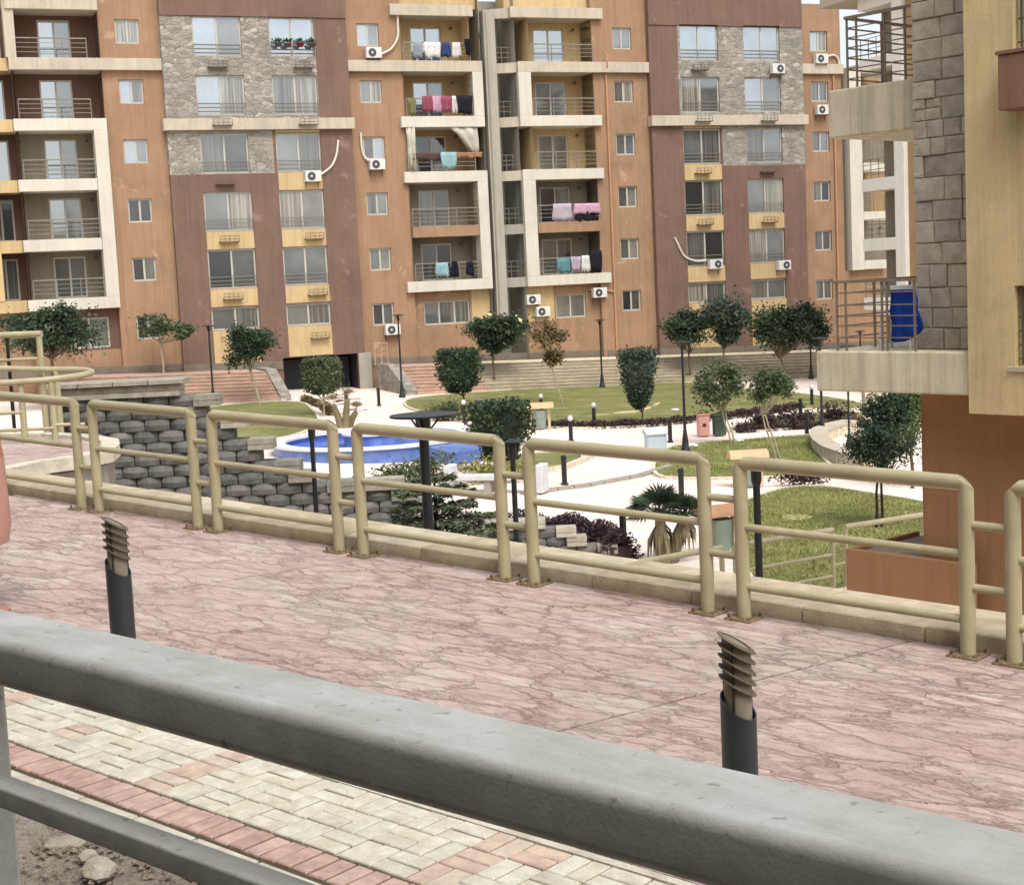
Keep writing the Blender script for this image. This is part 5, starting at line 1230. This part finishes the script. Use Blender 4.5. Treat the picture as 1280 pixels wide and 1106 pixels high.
# ------------------------------------------------------------------ vegetation
def leaves(pts, size, rs, flat=0.0, name='crown', mat='leaf_dark', parent=None, up=0.4, asp=.5):
    """one folded leaf (two faces) per point"""
    n = len(pts); P_ = np.asarray(pts)
    nrm = rs.normal(size=(n, 3)); nrm[:, 2] = np.abs(nrm[:, 2]) + up; nrm /= np.linalg.norm(nrm, axis=1)[:, None]
    t = rs.normal(size=(n, 3)); t -= nrm * (t * nrm).sum(1)[:, None]; t /= np.linalg.norm(t, axis=1)[:, None]; b = np.cross(nrm, t)
    s = size * rs.uniform(.6, 1.35, size=(n, 1))
    v = np.empty((n, 4, 3)); v[:, 0] = P_ - t * s; v[:, 1] = P_ + b * s * asp + nrm * s * .12; v[:, 2] = P_ + t * s - nrm * s * .15; v[:, 3] = P_ - b * s * asp + nrm * s * .12
    me = bpy.data.meshes.new(name); me.vertices.add(4 * n); me.vertices.foreach_set('co', v.reshape(-1)); me.loops.add(4 * n); me.loops.foreach_set('vertex_index', np.arange(4 * n, dtype=np.int32))
    me.polygons.add(n); me.polygons.foreach_set('loop_start', np.arange(0, 4 * n, 4, dtype=np.int32)); me.polygons.foreach_set('loop_total', np.full(n, 4, dtype=np.int32))
    me.materials.append(M[mat]); me.update(); me.validate()
    o = bpy.data.objects.new(name, me); COL.objects.link(o)
    if parent: o.parent = parent
    return o
def clump_points(c, r, n, rs, clumps=26, spread=.28, shell=.55, low=-.9):
    d = rs.normal(size=(clumps, 3)); d /= np.linalg.norm(d, axis=1)[:, None]; d[:, 2] = np.maximum(d[:, 2], low)
    q = d * rs.uniform(shell, 1.0, size=(clumps, 1)) * np.array(r); w = rs.uniform(.5, 1.4, size=clumps); w /= w.sum()
    k = rs.choice(clumps, size=n, p=w); e = rs.normal(size=(n, 3)) * np.array(r) * spread * rs.uniform(.6, 1.2, size=clumps)[k][:, None]
    return np.array(c) + q[k] + e, np.array(c) + q
def tree(name, label, base, th, crown, n, leaf, mat='leaf_dark', bark='bark', tr=.08, seed=0, clumps=26, spread=.26, shell=.5, group='garden trees', lean=(0, 0), trunks=1, up=.4, flowers=0):
    rs = np.random.RandomState(seed); t = thing(name, label, 'tree', base, 0, group)
    allp = []; tips = []
    for (c, r) in crown:
        p, q = clump_points(c, r, int(1.55 * n / len(crown)), rs, clumps, spread, shell); allp.append(p); tips += list(q)
    m = MB(); c0 = Vector(crown[0][0])
    for k in range(trunks):
        o = Vector((.12 * k - .06 * (trunks - 1), 0, 0)); f = Vector((c0.x + lean[0], c0.y + lean[1], th))
        m.tube([o + Vector((0, 0, -.1)), o + f * .35 + Vector((tr * .5, 0, 0)), o + f * .7 + Vector((-tr * .3, 0, 0)), Vector((c0.x, c0.y, th + .15)) + o * .5], [tr * 1.15, tr, tr * .85, tr * .7], 8)
    for q in tips[::2]:
        a = Vector((c0.x, c0.y, th * .92)); b = Vector(q); mid = (a + b) / 2 + Vector((0, 0, -.08)); m.tube([a, mid, b], [tr * .55, tr * .3, tr * .1], 5, False)
    m.build('trunk', bark, t, True)
    leaves(np.concatenate(allp), leaf * .8, rs, mat=mat, parent=t, up=up)
    if flowers: leaves(np.concatenate(allp)[rs.choice(n // len(crown) * len(crown), flowers)] + np.array([0, -.1, .15]), leaf * 1.3, rs, name='blossom', mat='flower', parent=t)
    return t
def topiary(name, label, base, th, c, r, n, leaf, mat, prof, seed=0, tr=.06, bark='bark'):
    """clipped crown: dense leaves over a body of revolution, profile (height fraction -> radius fraction)"""
    rs = np.random.RandomState(seed); t = thing(name, label, 'tree', base, 0, 'clipped trees'); h = rs.uniform(0, 1, n); a = rs.uniform(0, 2 * math.pi, n)
    rad = np.interp(h, [p[0] for p in prof], [p[1] for p in prof]); k = rs.uniform(0, 1, n) ** .3 * (1 + rs.normal(size=n) * .09 + .07 * np.sin(a * 5 + h * 9) * np.sin(a * 2 - h * 13))
    top = rs.uniform(0, 1, n) < .25; k[top] = np.sqrt(rs.uniform(0, 1, top.sum())); h[top] = 1 + rs.normal(size=top.sum()) * .05; rad[top] = np.interp(.93, [p[0] for p in prof], [p[1] for p in prof])
    lump = 1 + .03 * np.sin(a * 3 + h * 7 + seed) + .05 * np.sin(a * 7 - h * 11)
    pts = np.stack([c[0] + r[0] * rad * k * lump * np.cos(a), c[1] + r[0] * rad * k * lump * np.sin(a), c[2] + (h - .5) * 2 * r[1]], 1)
    core = MB().lathe([(max(.02, r[0] * .7 * q), c[2] + (p - .5) * 2 * r[1] * .86) for p, q in prof], 14, (c[0], c[1], 0)).build('inner_foliage', mat, t)
    m = MB().tube([(0, 0, -.1), (.02, 0, th * .5), (c[0], c[1], c[2] - r[1] * .6)], [tr, tr * .8, tr * .6], 7)
    for q in range(5): b = 2 * math.pi * q / 5; m.tube([(0, 0, th * .6), (c[0] + r[0] * .4 * math.cos(b), c[1] + r[0] * .4 * math.sin(b), c[2] - r[1] * .8)], [tr * .5, tr * .2], 5, False)
    m.build('trunk', bark, t, True); leaves(pts, leaf, rs, mat=mat, parent=t, up=.1); return t
tree('round_tree', 'large dark round tree before the left end of the facade', (-21.05, 70, gz(-21)), 2.6, [((0, 0, 3.75), (1.9, 1.7, 1.05))], 5200, .13, 'leaf_dark', 'bark', .1, 1, 34, .24, .4, flowers=14)
p = bw(-19.0, 2.4, 0); tree('small_tree', 'thin-crowned young tree by the wall behind the block wall', (-17.33, 76, 1.8), 1.7, [((0, 0, 2.5), (1.1, .9, .5)), ((1.0, 0, 2.2), (.6, .5, .35))], 1500, .11, 'leaf_mid', 'bark_pale', .05, 2, 14, .3)
tree('round_tree', 'dark round tree on the left lawn before the pinkish stairs', (-11.89, 71.77, gz(-11.9)), 1.7, [((-.35, 0, 2.95), (1.15, 1.1, 1.1))], 4600, .1, 'leaf_dark', 'bark_pale', .06, 3, 30, .22, .35, flowers=6)
topiary('clipped_tree', 'clipped pale green tree in front of the dark garage opening', (-8.09, 65.39, gz(-8.1)), 1.0, (0, 0, 1.68), (.86, .72), 3800, .075, 'leaf_mid', [(0, .5), (.15, .85), (.5, 1.0), (.85, 1.0), (1, .85)], 4, .05, 'bark_pale')
topiary('clipped_tree', 'square clipped dark tree on the lawn before the short stairs', (-2.08, 67.67, gz(-2.1)), 1.0, (-.15, 0, 1.68), (1.0, .9), 4200, .08, 'leaf_dark', [(0, .45), (.25, .9), (.6, 1.0), (.9, 1.0), (1, .9)], 5)
tree('spreading_tree', 'flat-topped dark tree with pale blossoms by the stair core', (-.79, 79.3, gz(-.8)), 2.3, [((0, 0, 3.25), (1.75, 1.3, .75)), ((.1, 0, 2.5), (.8, .8, .5))], 5200, .13, 'leaf_dark', 'bark', .06, 6, 30, .22, .4, flowers=22)
tree('small_tree', 'sparse brownish young tree beside the spreading tree', (2.45, 70.5, gz(2.45)), 2.0, [((-.5, 0, 3.2), (.75, .6, .55)), ((-.3, 0, 2.2), (.4, .35, .4))], 900, .12, 'leaf_brown', 'bark_pale', .035, 7, 12, .3)
topiary('clipped_tree', 'tall clipped tree tapering to its foot on the back lawn', (5.23, 59.98, gz(5.2)), .8, (-.1, 0, 1.72), (.78, 1.1), 5200, .07, 'leaf_blue', [(0, .2), (.12, .5), (.5, .82), (.85, 1.0), (.95, 1.0), (1, .85)], 8, .05)
tree('round_tree', 'lower dark tree of the pair before the right brown bay', (9.94, 83, gz(9.9)), 1.7, [((0, 0, 3.05), (1.35, 1.2, .85))], 3000, .13, 'leaf_dark', 'bark', .06, 9, 22, .24, .4)
tree('round_tree', 'higher greyish tree of the pair before the right brown bay', (11.88, 83.2, gz(11.9)), 1.9, [((0, 0, 3.65), (1.5, 1.3, .85)), ((.2, 0, 2.7), (.7, .7, .5))], 3600, .14, 'leaf_blue', 'bark', .06, 10, 24, .24, .4)
tree('round_tree', 'big dense dark tree with two lobes at the right of the stairs', (15.42, 82.6, gz(15.4)), 1.4, [((-.6, 0, 2.9), (1.3, 1.3, 1.2)), ((1.0, 0, 3.0), (.95, 1.0, 1.1))], 6000, .13, 'leaf_dark', 'bark', .08, 11, 26, .24, .35, flowers=8)
tree('wispy_tree', 'wispy pale green tree on slender pale stems in the middle lawn', (7.7, 52.19, gz(7.7)), 1.2, [((-.35, 0, 2.1), (.85, .8, .95))], 2000, .085, 'leaf_mid', 'bark_pale', .03, 12, 26, .22, .4, trunks=2)
tree('small_tree', 'round leafy tree on two pale slender trunks in the middle lawn', (8.46, 47.69, gz(8.46)), 1.55, [((-.5, 0, 2.3), (.5, .5, .5)), ((.25, 0, 2.35), (.42, .45, .45))], 2400, .07, 'leaf_mid', 'bark_pale', .03, 13, 18, .26, .3, trunks=2)
tree('round_tree', 'dense grey-green tree on dark twin trunks in the front lawn', (8.35, 34.4, gz(8.4)), 1.2, [((.05, 0, 1.95), (.85, .8, .72)), ((.35, .3, 2.7), (.5, .5, .5))], 11000, .052, 'leaf_dark', 'bark_dark', .035, 14, 44, .2, .25, trunks=2)
tree('tall_shrub_tree', 'lighter green leafy tree behind the dense tree by the brown base', (10.9, 41, gz(10.9)), 1.2, [((0, 0, 2.6), (.75, .7, 1.3))], 3600, .075, 'leaf_light', 'bark', .05, 15, 34, .22, .3)
topiary('clipped_bush', 'wide clipped round bush with narrow foot beside the pool', (-.35, 45.6, gz(-.3)), .5, (0, 0, 1.2), (1.02, .82), 6500, .065, 'leaf_dark', [(0, .5), (.25, .55), (.42, .9), (.6, 1.0), (.9, .97), (1, .8)], 16, .06)
def bush(name, label, base, r, n, leaf, mat, seed, cat='bush', group='low bushes'):
    rs = np.random.RandomState(seed); t = thing(name, label, cat, base, 0, group); p, q = clump_points((0, 0, r[2] * .8), r, n, rs, 14, .3, .2, -.4); p[:, 2] = np.abs(p[:, 2])
    leaves(p, leaf, rs, name='foliage', mat=mat, parent=t); m = MB()
    for k in q[::2]: m.tube([(0, 0, -.05), tuple(k)], [.03, .008], 5, False)
    m.build('stems', 'bark', t); return t
bush('round_bush', 'small round green bush between the pool and the back lawn', (-2.55, 62.3, gz(-2.5)), (.75, .6, .5), 900, .08, 'leaf_mid', 17)
bush('yellow_bush', 'yellow-green bush behind the white bench', (-.9, 43.2, gz(-.9)), (1.0, .5, .4), 1200, .06, 'leaf_yellow', 18)
bush('green_bush', 'grassy green bush at the pool edge left of the bench', (-2.9, 43.6, gz(-2.9)), (1.1, .5, .45), 1200, .07, 'leaf_mid', 19)
bush('green_bush', 'pale green bush beside the conifer below the pool', (-3.4, 38.5, gz(-3.4)), (.8, .5, .5), 900, .06, 'leaf_light', 20)
bush('purple_shrub', 'dark purple shrub row on the rim of the front lawn', (8.1, 41.7, gz(8.1)), (.8, .25, .22), 800, .05, 'leaf_purple', 21)
bush('purple_shrub', 'dark purple shrub in the strip by the wispy tree', (9.4, 57.3, gz(9.4)), (.9, .4, .35), 700, .07, 'leaf_purple', 22)
bush('purple_shrub', 'dark purple shrub mid-way along the planted strip', (11.2, 59.5, gz(11.2)), (1.0, .4, .35), 800, .07, 'leaf_purple', 23)
bush('purple_shrub', 'dark purple shrub near the far end of the planted strip', (12.9, 60.3, gz(12.9)), (1.0, .4, .35), 800, .07, 'leaf_purple', 24)
bush('purple_shrub', 'dark purple bush at the foot of the lamp post near the front lawn', (3.1, 19.6, .6), (.3, .25, .35), 500, .035, 'leaf_purple', 25)
def hedge(label, pts, w, h, n, leaf, mat, seed):
    rs = np.random.RandomState(seed); t = thing('hedge', label, 'hedge', (0, 0, 0), 0, 'hedges'); P_ = [np.array(p) for p in pts]; L = [np.linalg.norm(b - a) for a, b in zip(P_, P_[1:])]; c = np.cumsum([0] + L)
    u = rs.uniform(0, c[-1], n); k = np.clip(np.searchsorted(c, u) - 1, 0, len(L) - 1); f = (u - c[k]) / np.array(L)[k]; A = np.array(P_)[k]; Bq = np.array(P_)[k + 1]; q = A + (Bq - A) * f[:, None]
    ang = rs.uniform(0, math.pi, n); rr = rs.uniform(.6, 1.05, n) * (1 + .15 * np.sin(u * 5)); d = Bq - A; d /= np.linalg.norm(d, axis=1)[:, None]; nx = np.stack([-d[:, 1], d[:, 0]], 1)
    xy = q + nx * (np.cos(ang) * rr * w / 2)[:, None]; z = np.array([gz(x) for x in xy[:, 0]]) + np.sin(ang) * rr * h
    leaves(np.column_stack([xy, z]), leaf, rs, name='foliage', mat=mat, parent=t)
    ribbon([tuple(p) for p in pts], w * .5, gzo(-.03), gzo(h * .5), 'inner_foliage', mat, t)
hedge('dark low hedge edging the front of the back lawn', [(0.82, 59.6), (1.9, 58.82), (3.76, 58.45), (5.64, 59.1), (7.69, 60.8), (8.55, 61.4), (10.96, 63.9), (12.66, 65.6)], .6, .3, 7000, .055, 'leaf_purple', 30)
hedge('dark low hedge in the planted strip of the right', [(8.4, 56.1), (10.0, 56.9), (12.0, 57.5), (13.8, 58.3)], .5, .3, 2600, .055, 'leaf_purple', 31)
hedge('purple hedge curving beside the low block wall', [(-1.3, 33.2), (-.3, 33.6), (.5, 33.6), (1.15, 33.1), (1.7, 32.2), (2.15, 30.9)], .95, .62, 15000, .04, 'leaf_purple', 32)
hedge('thin dark hedge beside the garage path on the left lawn', [(-10.0, 73.5), (-8.6, 69.5), (-7.7, 65.5)], .5, .3, 1500, .07, 'leaf_brown', 33)
# conifer with layered boughs
def conifer(label, base, h, rad):
    rs = np.random.RandomState(40); t = thing('conifer', label, 'tree', base); MB().tube([(0, 0, -.1), (0, 0, h * .97)], [.07, .015], 7).build('trunk', 'bark_dark', t, True); pts = []; bm_ = MB()
    for L in range(13):
        z = .25 + (h - .3) * L / 13; rr = rad * (1 - (z / h) ** 2.6) + .1; nb = 11 if L < 9 else 7
        for k in range(nb):
            a = 2 * math.pi * (k + rs.uniform(-.25, .25)) / nb + L * .7; l = rr * rs.uniform(.75, 1.1); e = Vector((l * math.cos(a), l * math.sin(a), z + .12 * l - .1 * l * l)); bm_.tube([(0, 0, z), e * .5 + Vector((0, 0, z * .5 + .02)), e], [.015, .01, .004], 4, False)
            n = int(190 * l / rad) + 30; f = np.sqrt(rs.uniform(.02, 1, n)); w = (rs.uniform(-1, 1, n)) * .30 * l * (1 - f * .75)
            x = f * l; zz = z + .12 * x - .1 * x * x - np.abs(w) * .15 + rs.normal(size=n) * .02
            pts.append(np.stack([x * math.cos(a) - w * math.sin(a), x * math.sin(a) + w * math.cos(a), zz], 1))
    bm_.build('boughs', 'bark_dark', t); leaves(np.concatenate(pts), .07, rs, mat='leaf_conifer', parent=t, up=1.6, asp=.3)
conifer('broad grey-green conifer with layered boughs behind the railing', (-1.22, 23.0, .04), 3.1, 1.5)
# fan palms
def fan_palm(label, base, heads, skirt=True, seed=0, mat='leaf_mid'):
    rs = random.Random(seed); t = thing('fan_palm', label, 'palm', base)
    for (hx, hy, hz, R_, nf) in heads:
        MB().tube([(hx * .3, hy, -.05), (hx * .6, hy, hz * .5), (hx, hy, hz)], [.16, .14, .1], 8).build('trunk', 'frond_dry', t, True)
        for k in range(nf):
            a = 2 * math.pi * k / nf + rs.uniform(-.2, .2); el = rs.uniform(.0, 1.4); d = Vector((math.cos(a) * math.cos(el), math.sin(a) * math.cos(el), math.sin(el))); st = R_ * .45; o = Vector((hx, hy, hz)); c = o + d * st; m = MB(); m.tube([o, c], .012, 4, False)
            u = d.cross(Vector((0, 0, 1))).normalized(); v = u.cross(d).normalized()
            for q in range(11):
                b = (q - 5) / 5 * 1.15; dr_ = (d * math.cos(b) + u * math.sin(b)).normalized(); e = c + dr_ * R_ * .62 + Vector((0, 0, -.10 * R_)); w = v * .012 + u.cross(dr_) * 0 + dr_.cross(v).normalized() * .022
                mid = c + dr_ * R_ * .35; m.quad([c, mid + w, e, mid - w])
            m.build('frond', mat, t)
        if skirt:
            for k in range(34):
                a = 2 * math.pi * k / 34 + rs.uniform(-.2, .2); r = R_ * rs.uniform(.25, .5); m = MB(); o = Vector((hx, hy, hz - .03)); e = Vector((hx + r * math.cos(a), hy + r * math.sin(a), hz - R_ * rs.uniform(.8, 1.5))); e.z = max(.02, e.z); w = Vector((-math.sin(a), math.cos(a), 0)) * .045; mid = (o + e) / 2 + Vector((math.cos(a), math.sin(a), .1)) * r * .35
                m.quad([o, mid + w, e, mid - w]); m.build('dry_frond', 'frond_dry', t)
fan_palm('fan palm with two green heads and a skirt of dry fronds by the path', (3.0, 30.6, gz(3)), [(-.05, 0, 1.0, .74, 30), (.5, .15, .95, .5, 22)], True, 1, 'leaf_dark')
fan_palm('withered palm stump cluster at the end of the garage path', (-6.66, 60.0, gz(-6.7)), [(-.35, 0, .9, .6, 7), (.2, 0, 1.15, .7, 8), (.5, .2, .6, .5, 6)], False, 2, 'frond_dry')
# stone gate pier far right and grass tufts on the front lawn
gp = thing('gate_pier', 'pale stone pier at the far right path behind the tree', 'pier', (14.9, 62.1, gz(14.9))); MB().box(-.35, .35, -.3, .3, 0, 1.35).build('shaft', 'tan', gp, bevel=.02); MB().box(-.45, .45, -.4, .4, 1.351, 1.6).build('cap', 'cream', gp, bevel=.02); MB().box(-.42, .42, -.37, .37, -.05, .15).build('foot', 'cream', gp, bevel=.02)
def tufts(poly, n, size, seed):
    rs = np.random.RandomState(seed); P_ = np.array(poly); lo, hi = P_.min(0), P_.max(0); q = rs.uniform(lo, hi, size=(n * 2, 2)); inside = np.zeros(len(q), bool); j = len(P_) - 1
    for i in range(len(P_)):
        c = ((P_[i, 1] > q[:, 1]) != (P_[j, 1] > q[:, 1])) & (q[:, 0] < (P_[j, 0] - P_[i, 0]) * (q[:, 1] - P_[i, 1]) / (P_[j, 1] - P_[i, 1] + 1e-9) + P_[i, 0]); inside ^= c; j = i
    q = q[inside][:n]; m = len(q); z = -TILT * q[:, 0] + .05; a = rs.uniform(0, 6.28, m); h = size * rs.uniform(.4, 1.2, m); w = .012 + .006 * rs.rand(m); lx = rs.normal(size=m) * h * .4; ly = rs.normal(size=m) * h * .4
    v = np.empty((m, 3, 3)); v[:, 0] = np.stack([q[:, 0] - w * np.cos(a), q[:, 1] - w * np.sin(a), z], 1); v[:, 1] = np.stack([q[:, 0] + w * np.cos(a), q[:, 1] + w * np.sin(a), z], 1); v[:, 2] = np.stack([q[:, 0] + lx, q[:, 1] + ly, z + h], 1)
    me = bpy.data.meshes.new('grass'); me.from_pydata(v.reshape(-1, 3).tolist(), [], np.arange(3 * m).reshape(-1, 3).tolist()); me.materials.append(M['grass_blade']); o = bpy.data.objects.new('grass', me); COL.objects.link(o); o['kind'] = 'stuff'; o['label'] = 'short grass blades covering the lawn'; o['category'] = 'grass'
tufts(smooth_poly(LAWNS['front']), 26000, .06, 50); tufts(smooth_poly(LAWNS['middle']), 16000, .06, 51)

for x, y, r, l in ((6.05, 51.3, .32, 'flat white slab lying on the lawn beside the black lamp post'), (8.0, 52.9, .16, 'white stone on the far edge of the middle lawn'), (7.15, 65.4, .2, 'white stone lying on the back lawn right of the tapering tree'), (9.1, 40.6, .07, 'small white stone at the kerb of the front lawn')):
    bm = bmesh.new(); bmesh.ops.create_icosphere(bm, subdivisions=2, radius=1); rn = random.Random(int(x * 10))
    for v in bm.verts: k = 1 + rn.uniform(-.12, .12); v.co = Vector((v.co.x * r * k, v.co.y * r * .7 * k, v.co.z * r * .28 * k))
    me = bpy.data.meshes.new('stone'); bm.to_mesh(me); bm.free(); me.materials.append(M['pool_rim']); o = bpy.data.objects.new('stone', me); COL.objects.link(o); o.location = (x, y, gz(x) + .05 + r * .12); tag(o, l, 'stone', 'white stones on the lawns')
